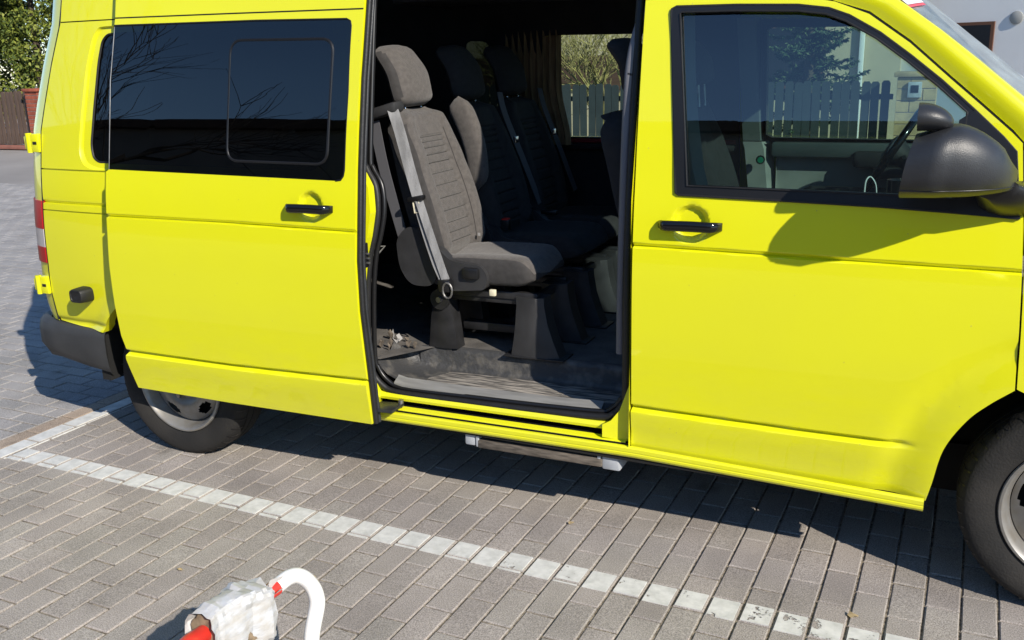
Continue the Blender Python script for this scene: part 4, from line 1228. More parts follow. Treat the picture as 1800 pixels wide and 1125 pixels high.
# ------------------------------------------------------------------ ground: paving of concrete bricks
GO = Vector((-3.639, -.161, 0))                     # grid origin
GU = Vector((.10108, -.00237, 0))                   # one row across
GV = Vector((.00241, .10268, 0))                    # half a brick along
gp2 = lambda u, v, z=0.: GO + GU * u + GV * v + Vector((0, 0, z))


def brick_material(name, c1, c2, c3):
    m = bpy.data.materials.new(name)
    m.use_nodes = True
    n = m.node_tree
    b = n.nodes['Principled BSDF']
    b.inputs['Roughness'].default_value = .88
    b.inputs['Specular IOR Level'].default_value = .1
    ge = n.nodes.new('ShaderNodeNewGeometry')
    oi = n.nodes.new('ShaderNodeObjectInfo')
    ad = n.nodes.new('ShaderNodeMath'); ad.operation = 'ADD'
    n.links.new(oi.outputs['Random'], ad.inputs[0]); n.links.new(ge.outputs['Random Per Island'], ad.inputs[1])
    fr = n.nodes.new('ShaderNodeMath'); fr.operation = 'FRACT'
    n.links.new(ad.outputs[0], fr.inputs[0])
    rp = n.nodes.new('ShaderNodeValToRGB')
    rp.color_ramp.elements[0].color = (*c1, 1); rp.color_ramp.elements[1].color = (*c2, 1)
    e = rp.color_ramp.elements.new(.5); e.color = (*c3, 1)
    n.links.new(fr.outputs[0], rp.inputs[0])
    # broad soiling, fine aggregate, pale specks
    nz = n.nodes.new('ShaderNodeTexNoise'); nz.inputs['Scale'].default_value = 3.2; nz.inputs['Detail'].default_value = 7
    n.links.new(ge.outputs['Position'], nz.inputs['Vector'])
    mr_ = n.nodes.new('ShaderNodeMapRange'); mr_.inputs[1].default_value = .3; mr_.inputs[2].default_value = .7; mr_.inputs[3].default_value = .82; mr_.inputs[4].default_value = 1.14
    n.links.new(nz.outputs[0], mr_.inputs[0])
    nf = n.nodes.new('ShaderNodeTexNoise'); nf.inputs['Scale'].default_value = 260; nf.inputs['Detail'].default_value = 3
    n.links.new(ge.outputs['Position'], nf.inputs['Vector'])
    mf = n.nodes.new('ShaderNodeMapRange'); mf.inputs[1].default_value = .3; mf.inputs[2].default_value = .7; mf.inputs[3].default_value = .58; mf.inputs[4].default_value = 1.42
    n.links.new(nf.outputs[0], mf.inputs[0])
    mu = n.nodes.new('ShaderNodeMath'); mu.operation = 'MULTIPLY'
    n.links.new(mr_.outputs[0], mu.inputs[0]); n.links.new(mf.outputs[0], mu.inputs[1])
    vm = n.nodes.new('ShaderNodeVectorMath'); vm.operation = 'SCALE'
    n.links.new(rp.outputs[0], vm.inputs[0]); n.links.new(mu.outputs[0], vm.inputs['Scale'])
    vo = n.nodes.new('ShaderNodeTexVoronoi'); vo.inputs['Scale'].default_value = 110
    n.links.new(ge.outputs['Position'], vo.inputs['Vector'])
    vt = n.nodes.new('ShaderNodeMapRange'); vt.inputs[1].default_value = .05; vt.inputs[2].default_value = .14; vt.inputs[3].default_value = .55; vt.inputs[4].default_value = 0
    n.links.new(vo.outputs['Distance'], vt.inputs[0])
    rs2 = n.nodes.new('ShaderNodeSeparateColor'); n.links.new(vo.outputs['Color'], rs2.inputs[0])
    gt = n.nodes.new('ShaderNodeMath'); gt.operation = 'GREATER_THAN'; gt.inputs[1].default_value = .72
    n.links.new(rs2.outputs[0], gt.inputs[0])
    ms = n.nodes.new('ShaderNodeMath'); ms.operation = 'MULTIPLY'
    n.links.new(gt.outputs[0], ms.inputs[0]); n.links.new(vt.outputs[0], ms.inputs[1])
    mx = n.nodes.new('ShaderNodeMix'); mx.data_type = 'RGBA'
    mx.inputs['B'].default_value = (.55, .50, .44, 1)
    n.links.new(ms.outputs[0], mx.inputs['Factor']); n.links.new(vm.outputs[0], mx.inputs['A'])
    # drifts of sand washed out of the joints
    ns = n.nodes.new('ShaderNodeTexNoise'); ns.inputs['Scale'].default_value = 1.7; ns.inputs['Detail'].default_value = 9; ns.inputs['Roughness'].default_value = .7
    n.links.new(ge.outputs['Position'], ns.inputs['Vector'])
    sr = n.nodes.new('ShaderNodeMapRange'); sr.inputs[1].default_value = .58; sr.inputs[2].default_value = .75; sr.inputs[4].default_value = .35
    n.links.new(ns.outputs[0], sr.inputs[0])
    m3 = n.nodes.new('ShaderNodeMix'); m3.data_type = 'RGBA'
    m3.inputs['B'].default_value = (.36, .31, .25, 1)
    n.links.new(sr.outputs[0], m3.inputs['Factor']); n.links.new(mx.outputs['Result'], m3.inputs['A'])
    # old drips: dark spots with ragged rims
    nd = n.nodes.new('ShaderNodeTexNoise'); nd.inputs['Scale'].default_value = 14; nd.inputs['Detail'].default_value = 5
    n.links.new(ge.outputs['Position'], nd.inputs['Vector'])
    va = n.nodes.new('ShaderNodeVectorMath'); va.operation = 'MULTIPLY_ADD'; va.inputs[1].default_value = (.12, .12, .12)
    n.links.new(nd.outputs['Color'], va.inputs[0]); n.links.new(ge.outputs['Position'], va.inputs[2])
    vd = n.nodes.new('ShaderNodeTexVoronoi'); vd.inputs['Scale'].default_value = 1.9
    n.links.new(va.outputs[0], vd.inputs['Vector'])
    dr = n.nodes.new('ShaderNodeMapRange'); dr.inputs[1].default_value = .03; dr.inputs[2].default_value = .11; dr.inputs[3].default_value = .38; dr.inputs[4].default_value = 0
    n.links.new(vd.outputs['Distance'], dr.inputs[0])
    m4 = n.nodes.new('ShaderNodeMix'); m4.data_type = 'RGBA'; m4.inputs['B'].default_value = (.10, .085, .07, 1)
    n.links.new(dr.outputs[0], m4.inputs['Factor']); n.links.new(m3.outputs['Result'], m4.inputs['A'])
    n.links.new(m4.outputs['Result'], b.inputs['Base Color'])
    bp_ = n.nodes.new('ShaderNodeBump'); bp_.inputs['Strength'].default_value = .5; bp_.inputs['Distance'].default_value = .004
    n.links.new(nf.outputs[0], bp_.inputs['Height']); n.links.new(bp_.outputs[0], b.inputs['Normal'])
    return m


M['brick'] = brick_material('paving_brick', (.285, .255, .232), (.330, .295, .268), (.310, .284, .254))
M['brick_brown'] = brick_material('brown_paving_brick', (.34, .275, .215), (.37, .295, .23), (.35, .28, .22))
M['brick_far'] = brick_material('grey_paving_brick', (.285, .275, .265), (.32, .305, .29), (.305, .29, .28))
M['sand'] = mat('joint_sand', (.36, .305, .23), rough=1., var=.6, vscale=75, col2=(.13, .108, .08), bump=.9, bscale=260, vlo=.38, vhi=.60)
M['ground_far'] = mat('far_paving', (.30, .28, .26), rough=.95, spec=.1, var=.18, vscale=.6, bump=.2, bscale=20)
M['paint'] = None

gnd = mesh('ground', [(-90, -60, -.02), (60, -60, -.02), (60, 90, -.02), (-90, 90, -.02)], [(0, 1, 2, 3)], M['ground_far'], None, False)
tag(gnd, 'grey paved ground of the parking area', kind='structure')
pv = mesh('pavement', [gp2(-110, -14, -.0055), gp2(60, -14, -.0055), gp2(60, 68, -.0055), gp2(-110, 68, -.0055)], [(0, 1, 2, 3)], M['sand'], None, False)
tag(pv, 'sand bed and joints of the block paving', kind='structure')


def brick_geo(lu, lv, seed):
    """one paving block, top at z = 0, chamfered arris a little worn"""
    r = random.Random(seed)
    c = .0035
    j = lambda: (r.random() - .5) * .0016
    base = [(-lu / 2, -lv / 2), (lu / 2, -lv / 2), (lu / 2, lv / 2), (-lu / 2, lv / 2)]
    top = [(x - math.copysign(c, x) + j(), y - math.copysign(c, y) + j(), 0) for x, y in base]
    mid = [(x + j(), y + j(), -.0035) for x, y in base]
    low = [(x, y, -.055) for x, y in base]
    f = [(0, 1, 2, 3)]
    for a, b in ((4, 0), (8, 4)):
        for k in range(4): f.append((a + k, a + (k + 1) % 4, b + (k + 1) % 4, b + k))
    return top + mid + low, f


PU, PV_ = GU.length, GV.length
LU, LV = PU - .0065, 2 * PV_ - .0075
ANG = math.atan2(GU.y, GU.x)
BM_ = []
for k in range(8):
    v_, f_ = brick_geo(LU, LV, k)
    me = bpy.data.meshes.new('brick')
    me.from_pydata(v_, [], f_); me.update()
    me.materials.append(M['brick']); BM_.append(me)
_v, _f = brick_geo(LU, PV_ - .006, 3)
BMH = bpy.data.meshes.new('brick'); BMH.from_pydata(_v, [], _f); BMH.update(); BMH.materials.append(M['brick'])
BMB = BM_[0].copy(); BMB.materials.clear(); BMB.materials.append(M['brick_brown'])


def pix(P):
    d = Vector(P) - C_POS
    zc = d.dot(C_FWD)
    if zc < .2: return None
    return (900 + 1675.29 * d.dot(C_RIGHT) / zc, 562.5 + 1675.29 * d.dot(C_DOWN) / zc, zc)


random.seed(5)
cand = []                                            # (u, v, rot90, kind)
for k in range(-3, 52):
    for j in range(-8, 15):
        off = 0 if k % 2 == 0 else 1
        if k == -2: off = .52
        if k == -3: off = 1.3
        cand.append((k + .5, off + 2 * j + 1, False, 'brown' if k == -3 else 'grey'))
for j in range(-6, 69):
    if j % 2: cand.append((-3 - .5 * PV_ / PU, j + .5, True, 'half'))
    for k in range(0, 52):
        cand.append((-3 - (2 * k + 1 + (j % 2)) * PV_ / PU - .0 + .0, j + .5, True, 'grey'))
near, rest = [], []
for u, v, r90, kd in cand:
    P = gp2(u, v)
    q = pix(P)
    if q is None or not (-60 < q[0] < 1860 and -60 < q[1] < 1190): continue
    if P.y > 1.6 and P.x > -3.6: continue
    hidden = (P.x > -3.2 and P.y > .75)
    rest.append((q[2], hidden, u, v, r90, kd)) 
vis = sorted([r for r in rest if not r[1]])
near = vis[:300]
rest = vis[300:] + [r for r in rest if r[1]]
for q2, hid, u, v, r90, kd in near:
    o = bpy.data.objects.new('brick', BMH if kd == 'half' else BMB if kd == 'brown' else random.choice(BM_))
    COL.objects.link(o)
    o.parent = pv
    o.location = gp2(u, v, random.uniform(-.0022, .0012))
    o.rotation_euler = (random.uniform(-.006, .006), random.uniform(-.004, .004), ANG + (math.pi / 2 if r90 else 0) + (math.pi if random.random() < .5 else 0) + random.uniform(-.006, .006))
vv, ff, mi = [], [], []
for q2, hid, u, v, r90, kd in rest:
    g, f_ = brick_geo(LU, LV if kd != 'half' else PV_ - .006, int(u * 31 + v * 7) & 255)
    a = ANG + (math.pi / 2 if r90 else 0) + random.uniform(-.006, .006)
    c, s = math.cos(a), math.sin(a)
    P = gp2(u, v, random.uniform(-.0025, .0012)); b0 = len(vv)
    vv += [(P.x + x * c - y * s, P.y + x * s + y * c, P.z + z) for x, y, z in g]
    ff += [tuple(b0 + i for i in t) for t in f_]
    mi += [1 if kd == 'brown' else (2 if r90 else 0)] * len(f_)
me = bpy.data.meshes.new('paving_bricks'); me.from_pydata(vv, [], ff); me.update()
for n_ in ('brick', 'brick_brown', 'brick_far'): me.materials.append(M[n_])
me.polygons.foreach_set('material_index', mi)
o = bpy.data.objects.new('paving_bricks', me); COL.objects.link(o); o.parent = pv
tag(o, kind='stuff')

# ---- painted parking lines: thin worn paint on the tops of the bricks they cross
pm = bpy.data.materials.new('white_line_paint'); pm.use_nodes = True
n = pm.node_tree; b = n.nodes['Principled BSDF']
b.inputs['Roughness'].default_value = .7
ge = n.nodes.new('ShaderNodeNewGeometry')
n1 = n.nodes.new('ShaderNodeTexNoise'); n1.inputs['Scale'].default_value = 22; n1.inputs['Detail'].default_value = 8; n1.inputs['Roughness'].default_value = .65
n.links.new(ge.outputs['Position'], n1.inputs['Vector'])
cr = n.nodes.new('ShaderNodeValToRGB')
cr.color_ramp.elements[0].position = .30; cr.color_ramp.elements[0].color = (.46, .46, .43, 1)
cr.color_ramp.elements[1].position = .62; cr.color_ramp.elements[1].color = (.64, .635, .60, 1)
n.links.new(n1.outputs[0], cr.inputs[0]); n.links.new(cr.outputs[0], b.inputs['Base Color'])
n2 = n.nodes.new('ShaderNodeTexNoise'); n2.inputs['Scale'].default_value = 9; n2.inputs['Detail'].default_value = 12; n2.inputs['Roughness'].default_value = .75
n.links.new(ge.outputs['Position'], n2.inputs['Vector'])
sx = n.nodes.new('ShaderNodeSeparateXYZ'); n.links.new(ge.outputs['Position'], sx.inputs[0])
wx_ = n.nodes.new('ShaderNodeMapRange'); wx_.inputs[1].default_value = -1.4; wx_.inputs[2].default_value = -.3; wx_.inputs[3].default_value = .66; wx_.inputs[4].default_value = .565
n.links.new(sx.outputs[0], wx_.inputs[0])
gt = n.nodes.new('ShaderNodeMath'); gt.operation = 'GREATER_THAN'
n.links.new(n2.outputs[0], gt.inputs[0]); n.links.new(wx_.outputs[0], gt.inputs[1])
tr = n.nodes.new('ShaderNodeBsdfTransparent'); mx = n.nodes.new('ShaderNodeMixShader')
n.links.new(gt.outputs[0], mx.inputs[0]); n.links.new(b.outputs[0], mx.inputs[1]); n.links.new(tr.outputs[0], mx.inputs[2])
n.links.new(mx.outputs[0], n.nodes['Material Output'].inputs[0])


def paint_line(name, label, test):
    bmv, bmf = [], []
    for u, v, r90, kd in cand:
        if r90: continue
        cl = test(u, v)
        if cl is None: continue
        u0, u1, v0, v1 = cl
        e = .088; e2 = .070
        a0, a1 = max(u0, u - .5 + e), min(u1, u + .5 - e)
        c0, c1 = max(v0, v - 1 + e2), min(v1, v + 1 - e2)
        if a1 - a0 < .03 or c1 - c0 < .03: continue
        b0 = len(bmv)
        for z in (.0022, -.0035):
            dd = 0 if z > 0 else .004
            bmv += [gp2(a0 - dd, c0 - dd, z), gp2(a1 + dd, c0 - dd, z), gp2(a1 + dd, c1 + dd, z), gp2(a0 - dd, c1 + dd, z)]
        bmf.append((b0, b0 + 1, b0 + 2, b0 + 3))
        for k in range(4): bmf.append((b0 + 4 + k, b0 + 4 + (k + 1) % 4, b0 + (k + 1) % 4, b0 + k))
    o = mesh(name, bmv, bmf, pm, None, False)
    tag(o, label, kind='structure')


paint_line('parking_line', 'white painted parking line running along the side of the van',
           lambda u, v: (-1.0, 60, -.196 + .0057 * u - 1.06, -.196 + .0057 * u) if u > -1 else None)
paint_line('parking_cross_line', 'white painted bay line running behind the rear wheel',
           lambda u, v: (-2.0, -.86, -1.35, 60) if -2 <= u <= 0 else None)

# twigs, grit and dry leaves on the paving
random.seed(3)
M['leaf_dry'] = mat('dry_leaf', (.36, .27, .14), rough=.9)
for px_, py_, sc_, lab in ((-1.85, -.62, .012, 'tiny dry leaf on the paving just behind the white barrier hoop'), (-1.19, .05, .011, 'pale dry leaf on the paving between the white line and the side step'),
                           (-.68, -.62, .012, 'dry leaf on the paving at the bottom edge, in front of the white line'), (-.19, -.19, .016, 'curled yellow leaf on the paving near the front wheel'),
                           (-2.3, -.75, .010, 'small dry leaf on the paving left of the wrapped bundle')):
    v = []
    a0 = random.random() * 6
    for i in range(7):
        a = a0 + i * .9
        v.append((px_ + sc_ * math.cos(a) * (.5 + random.random()), py_ + sc_ * math.sin(a) * (.4 + random.random() * .7), .003 + random.random() * .009))
    o = mesh('dry_leaf', v + [(px_, py_, .012), (px_, py_, .0015)], [(i, (i + 1) % 7, 7) for i in range(7)] + [((i + 1) % 7, i, 8) for i in range(7)], M['leaf_dry'], None, False)
    tag(o, lab, 'leaf', 'dry leaves on the paving')

# ------------------------------------------------------------------ foreground: bent white and red barrier with a wrapped bundle
br = empty('parking_barrier', (-1.42, -1.21, 0))
br['_loc'] = (-1.42, -1.21, 0)
tag(br, 'bent white tube barrier with red bands, close to the camera on the paving', 'barrier')
M['white_tube'] = mat('white_tube_paint', (.78, .77, .74), rough=.35, coat=.3, var=.06, vscale=8, col2=(.60, .585, .55), vlo=.55, vhi=.8)
M['red_tube'] = mat('red_tube_paint', (.62, .035, .022), rough=.4, coat=.3)
path = catmull([(-1.415, -1.215, 0), (-1.425, -1.195, .12), (-1.4357, -1.1676, .2208), (-1.4418, -1.1283, .2845), (-1.4484, -1.1182, .309), (-1.4629, -1.1126, .3309), (-1.4838, -1.1115, .3474), (-1.5049, -1.1185, .3565),
                (-1.5231, -1.1334, .354), (-1.5342, -1.1582, .3453), (-1.5375, -1.1778, .3422), (-1.5499, -1.2529, .3396), (-1.5535, -1.333, .3443), (-1.5388, -1.4451, .3667), (-1.53, -1.50, .375), (-1.52, -1.60, .36), (-1.51, -1.66, .28), (-1.51, -1.68, 0)], 8)
tb = .0206
cut = [0, 77, 84, 95, 106, len(path) - 1]
cols = ['white_tube', 'red_tube', 'white_tube', 'red_tube', 'red_tube']
for i, c in enumerate(cols):
    a, b_ = cut[i], cut[i + 1]
    if b_ > a: tube('tube_section', path[a:b_ + 1], tb + (.0004 * i), M[c], br, n=20, up=(0, .3, 1))
for z in (path[0], path[-1]):
    box('foot_plate', z.x - .06, z.x + .06, z.y - .06, z.y + .06, .001, .009, M['white_tube'], br, .002)
# scuffs on the bend
M['scuff'] = mat('scuff', (.22, .21, .20), rough=.9)
# the bundle: torn cardboard under pale film, wound round the tube
random.seed(21)
M['wrap'] = mat('pale_wrapping', (.54, .55, .57), rough=.55, coat=.25, var=.2, vscale=24, col2=(.46, .44, .41), bump=.6, bscale=18, stretch=(1, 1, 2.2), coat_rough=.2)
M['card'] = mat('torn_cardboard', (.30, .22, .14), rough=.95, var=.5, vscale=40)
bd = empty('wrapped_bundle', (-1.54, -1.32, .30))
bd['_loc'] = (-1.54, -1.32, .30)
tag(bd, 'torn pale cardboard bundle wrapped in film around the barrier tube', 'bundle')
A0, A1 = Vector((-1.547, -1.222, .338)), Vector((-1.540, -1.440, .363))
ax = (A1 - A0).normalized(); sx_ = ax.cross(Vector((0, 0, 1))).normalized(); ux_ = sx_.cross(ax).normalized()
rings = []
NR = 16
for i in range(NR + 1):
    t = i / NR
    c = A0.lerp(A1, t) + ux_ * (-.028 + .012 * math.sin(t * 3))
    row = []
    for k in range(28):
        a = 2 * math.pi * k / 28
        ca_, sa_ = math.cos(a), math.sin(a)
        e = .42
        W, H_ = .047 + .010 * math.sin(t * 5 + 1) , .072 + .012 * t
        y = math.copysign(abs(ca_) ** e, ca_) * W; z = math.copysign(abs(sa_) ** e, sa_) * H_
        nz_ = noise.noise(Vector((y * 22, z * 22, t * 4))) * .012 + noise.noise(Vector((y * 75, z * 75, t * 16))) * .009
        edge = (.012 * noise.noise(Vector((a * 2.5, 3.3, i * .01))) + .010 * noise.noise(Vector((a * 7, 1.3, 0)))) * (1 if i in (0, NR) else 0)
        row.append(c + sx_ * (y + nz_ * ca_) + ux_ * (z + nz_ * sa_) + ax * edge)
    rings.append(row)
loft('wrapping', rings, M['wrap'], bd, caps=False, ang=14)
loft('cardboard_core', [[(Vector(p) - (A0.lerp(A1, i / NR))) * .80 + A0.lerp(A1, i / NR) for p in r] for i, r in enumerate(rings) if i in (1, NR - 1)], M['card'], bd, ang=30)
for k in range(7):
    t = random.random() * .06
    c = A0 + sx_ * random.uniform(-.05, .05) + ux_ * random.uniform(-.08, .05)
    L_ = random.uniform(.02, .045)
    d1 = (-ax + Vector((random.uniform(-.8, .8), random.uniform(-.3, .3), random.uniform(-.6, .6)))).normalized()
    d2 = sx_ * random.uniform(-1, 1) + ux_ * random.uniform(-1, 1)
    d2.normalize()
    pts = [c, c + d1 * L_ * .5 + Vector((0, 0, random.uniform(-.01, .01))), c + d1 * L_]
    v = []
    for i, p in enumerate(pts): v += [p - d2 * (.014 - .004 * i), p + d2 * (.014 - .004 * i)]
    mesh('film_scrap', v, [(0, 1, 3, 2), (2, 3, 5, 4)], mat('film', (.70, .68, .66), rough=.25, coat=.4) if k == 0 else bpy.data.materials['film'], bd, False)

# ------------------------------------------------------------------ beyond the van: fences, pillars, hedge, trees, houses
def clump_tree(name, cx, cy, z0, shape, count, size, mats, parent=None, seed=1, droop=0.):
    """many small leaf faces through a crown volume; shape(rng) -> local point"""
    r = random.Random(seed)
    v, f, mi_ = [], [], []
    for k in range(count):
        p = Vector(shape(r)) + Vector((cx, cy, z0))
        s = size * (.6 + .8 * r.random())
        d = Vector((r.gauss(0, 1), r.gauss(0, 1), r.gauss(0, .8) - droop)).normalized()
        e = d.cross(Vector((r.gauss(0, 1), r.gauss(0, 1), r.gauss(0, 1)))).normalized()
        b0 = len(v)
        v += [p - e * s * .22, p + d * s * .5 - e * s * .3, p + d * s, p + d * s * .5 + e * s * .3]
        f.append((b0, b0 + 1, b0 + 2, b0 + 3)); mi_.append(r.randrange(len(mats)))
    me = bpy.data.meshes.new(name); me.from_pydata(v, [], f); me.update()
    for q in mats: me.materials.append(q)
    me.polygons.foreach_set('material_index', mi_)
    o = bpy.data.objects.new(name, me); COL.objects.link(o)
    par(o, parent)
    return o


def leafm(name, c):
    m = mat(name, c, rough=.6, spec=.3)
    b = m.node_tree.nodes['Principled BSDF']
    b.inputs['Subsurface Weight'].default_value = 0
    return m


thuja = [leafm('thuja_a', (.17, .20, .025)), leafm('thuja_b', (.10, .135, .022)), leafm('thuja_c', (.20, .22, .04)), leafm('thuja_d', (.055, .080, .016))]
M['bark'] = mat('bark', (.10, .075, .05), rough=.95, var=.4, vscale=20)


def hedge_shape(h, r0):
    blobs = None
    def fn(r):
        while True:
            t = r.random() ** .8
            z = h * t
            R = r0 * (1 - .75 * t ** 1.6) * (.9 + .3 * noise.noise(Vector((z * 2.3, r0 * 3, h))))
            a = r.random() * 6.283
            R *= 1 + .28 * noise.noise(Vector((math.cos(a) * 1.8, math.sin(a) * 1.8, z * 1.4 + r0)))
            q = R * math.sqrt(.45 + .55 * r.random())
            p = Vector((q * math.cos(a), q * math.sin(a), z + .2))
            if noise.noise(p * 1.9 + Vector((h, 0, 0))) > -.12: return p
    return fn


for i, (x, y, h, r0, lab) in enumerate(((-21.6, 13.6, 5.6, 1.5, 'green conifer hedge tree furthest left behind the brown fence'),
                                   (-19.6, 13.5, 6.2, 1.55, 'green conifer hedge tree nearer the brick pillar behind the brown fence'),
                                   (-17.5, 13.8, 5.4, 1.35, 'green conifer hedge tree half hidden by the rear of the van'))):
    t_ = empty('conifer_tree', (x, y, 0)); t_['_loc'] = (x, y, 0)
    tag(t_, lab, 'tree', 'conifers behind the brown fence')
    clump_tree('crown', x, y, .2, hedge_shape(h, r0), 42000, .085, thuja, t_, seed=40 + i)
    tube('trunk', [(x, y, 0), (x + .05, y, h * .6)], [.14, .05], M['bark'], t_, n=8)

M['brown_wood'] = mat('brown_stained_wood', (.12, .078, .056), rough=.75, var=.4, vscale=6, stretch=(8, 8, .6))
M['red_brick'] = mat('red_clinker_brick', (.34, .085, .045), rough=.8, var=.35, vscale=9)
M['mortar'] = mat('mortar', (.30, .25, .22), rough=.95)
M['green_fence'] = mat('dark_green_fence_paint', (.030, .042, .042), rough=.6, var=.3, vscale=4)
M['plinth'] = mat('plinth', (.30, .12, .085), rough=.85, var=.3, vscale=5)


def picket_fence(name, label, x0, x1, y, z0, z1, pitch, wd, m, rail_z, arch=0.):
    r_ = empty(name, ((x0 + x1) / 2, y, 0)); r_['_loc'] = ((x0 + x1) / 2, y, 0)
    tag(r_, label, 'fence')
    n_ = int((x1 - x0) / pitch)
    for z in rail_z: box('rail', x0, x1, y + .022, y + .055, z - .035, z + .035, m, r_, 0)
    proto = None
    for k in range(n_):
        x = x0 + pitch * (k + .5)
        if proto is None:
            bm = bmesh.new()
            P = [(-wd / 2, z0), (wd / 2, z0), (wd / 2, z1 - .03), (wd * .3, z1), (-wd * .3, z1), (-wd / 2, z1 - .03)]
            a = [bm.verts.new((px, -.011, pz)) for px, pz in P]; b2 = [bm.verts.new((px, .011, pz)) for px, pz in P]
            bm.faces.new(a); bm.faces.new(b2[::-1])
            for i in range(6): bm.faces.new((a[i], b2[i], b2[(i + 1) % 6], a[(i + 1) % 6]))
            bmesh.ops.recalc_face_normals(bm, faces=bm.faces)
            proto = bpy.data.meshes.new('picket'); bm.to_mesh(proto); bm.free(); proto.materials.append(m)
        o = bpy.data.objects.new('picket', proto); COL.objects.link(o)
        o.location = (x, y + random.uniform(-.004, .004), random.uniform(-.012, .012) + arch * math.sin(math.pi * ((x - x0) % 2.0) / 2.0))
        o.rotation_euler = (0, random.uniform(-.012, .012), 0)
        par(o, r_)
    return r_


picket_fence('wooden_fence', 'brown wooden picket fence below the conifers at the left edge', -24.0, -17.95, 11.8, .10, 1.22, .135, .105, M['brown_wood'], (.30, 1.0))
pl = box('fence_plinth', -24.0, -14.0, 11.72, 11.92, 0, .085, M['plinth'], None, .01)
tag(pl, 'low red plinth under the brown picket fence', 'plinth')


def brick_pillar(name, label, xc, yc, w_, h, m, cap_m, nrow):
    r_ = empty(name, (xc, yc, 0)); r_['_loc'] = (xc, yc, 0)
    tag(r_, label, 'pillar')
    box('core', xc - w_ / 2 + .008, xc + w_ / 2 - .008, yc - w_ / 2 + .008, yc + w_ / 2 - .008, 0, h, M['mortar'], r_, 0)
    hh = h / nrow
    for i in range(nrow):
        z = i * hh
        sp_ = w_ * (.66 if i % 2 else .34)
        for a, b2 in ((-w_ / 2, -w_ / 2 + sp_ - .005), (-w_ / 2 + sp_ + .005, w_ / 2)):
            box('brick', xc + a, xc + b2, yc - w_ / 2, yc + w_ / 2, z + .005, z + hh - .006, m, r_, .003, 1)
    box('cap', xc - w_ / 2 - .04, xc + w_ / 2 + .04, yc - w_ / 2 - .04, yc + w_ / 2 + .04, h, h + .06, cap_m, r_, .01)
    return r_


brick_pillar('brick_pillar', 'red brick gate pillar beside the rear of the van', -17.72, 11.8, .36, 1.22, M['red_brick'], M['red_brick'], 15)
picket_fence('wooden_fence', 'second stretch of brown picket fence hidden mostly behind the van', -17.7, -14.1, 11.8, .10, 1.22, .155, .125, M['brown_wood'], (.30, 1.0))
picket_fence('picket_fence', 'dark green picket fence seen through the van windows', -9.4, -.78, 10.5, .06, 1.25, .121, .104, M['green_fence'], (.28, 1.05))
M['sandstone'] = mat('yellow_sandstone', (.50, .37, .20), rough=.85, var=.35, vscale=6)
brick_pillar('stone_pillar', 'yellow stone gate pillar seen through the front door window', -.50, 10.5, .46, 1.30, M['sandstone'], M['sandstone'], 9)
mbx = box('letter_box', -.60, -.44, 10.22, 10.265, 1.05, 1.24, M['step_grey'], None, .008)
tag(mbx, 'small grey intercom box on the yellow stone pillar', 'intercom')
box('screen', -.565, -.475, 10.212, 10.222, 1.11, 1.20, M['trim_black'], mbx, .002)

# bare shrub with lichen-yellow branches behind the green fence
M['twig'] = mat('lichen_twigs', (.30, .27, .085), rough=.9, var=.5, vscale=12, col2=(.13, .105, .05))


def bare_tree(name, base, height, levels, m, parent, seed, spread=.7, r0=.06, first=4, up=.5, nk=3, jit=.5):
    r = random.Random(seed)
    v, f = [], []

    def seg(a, b, ra, rb, n=5):
        t = (b - a).normalized(); s = t.cross(Vector((.3, .7, .2))).normalized(); u = s.cross(t)
        b0 = len(v)
        for p, rr in ((a, ra), (b, rb)):
            for k in range(n):
                q = 2 * math.pi * k / n
                v.append(p + s * rr * math.cos(q) + u * rr * math.sin(q))
        for k in range(n): f.append((b0 + k, b0 + (k + 1) % n, b0 + n + (k + 1) % n, b0 + n + k))

    def grow(p, d, L, rad, lev):
        n_ = 4
        for i in range(n_):
            d2 = (d + Vector((r.gauss(0, .14), r.gauss(0, .14), r.gauss(0, .10) + .04))).normalized()
            q = p + d2 * L / n_
            seg(p, q, rad * (1 - .13 * i), rad * (1 - .13 * (i + 1)), 5 if lev < 3 else 3)
            if lev < levels and i >= 1:
                for _ in range(nk if i == n_ - 1 else max(1, nk - 2)):
                    e = (d2 + Vector((r.gauss(0, jit), r.gauss(0, jit), r.gauss(0, jit * .7) + up * .25))).normalized()
                    grow(q, e, L * (.60 + .2 * r.random()), rad * .55, lev + 1)
            p, d = q, d2

    b = Vector(base)
    for k in range(first):
        a = 6.283 * k / first + r.random()
        d = Vector((spread * math.cos(a), spread * math.sin(a), 1)).normalized()
        grow(b, d, height, r0, 1)
    me = bpy.data.meshes.new(name); me.from_pydata(v, [], f); me.update()
    return link(name, me, m, parent)


for i, (x, y, lab) in enumerate(((-5.05, 11.5, 'bare shrub with yellow-green branches seen through the far side window'), (-6.5, 11.7, 'bare yellow-green shrub further left behind the green fence'))):
    t_ = empty('bare_shrub', (x, y, 0)); t_['_loc'] = (x, y, 0)
    tag(t_, lab, 'shrub')
    tube('trunk', [(x, y, 0), (x + .03, y, .55)], [.07, .055], M['twig'], t_, n=8)
    bare_tree('branches', (x + .03, y, .5), .75, 4, M['twig'], t_, 70 + i, spread=.55, r0=.035, first=5, nk=3, jit=.55)

# fir tree over the green fence, seen through the front door window
fir = [leafm('fir_a', (.050, .085, .040)), leafm('fir_b', (.035, .065, .035)), leafm('fir_c', (.075, .105, .045))]


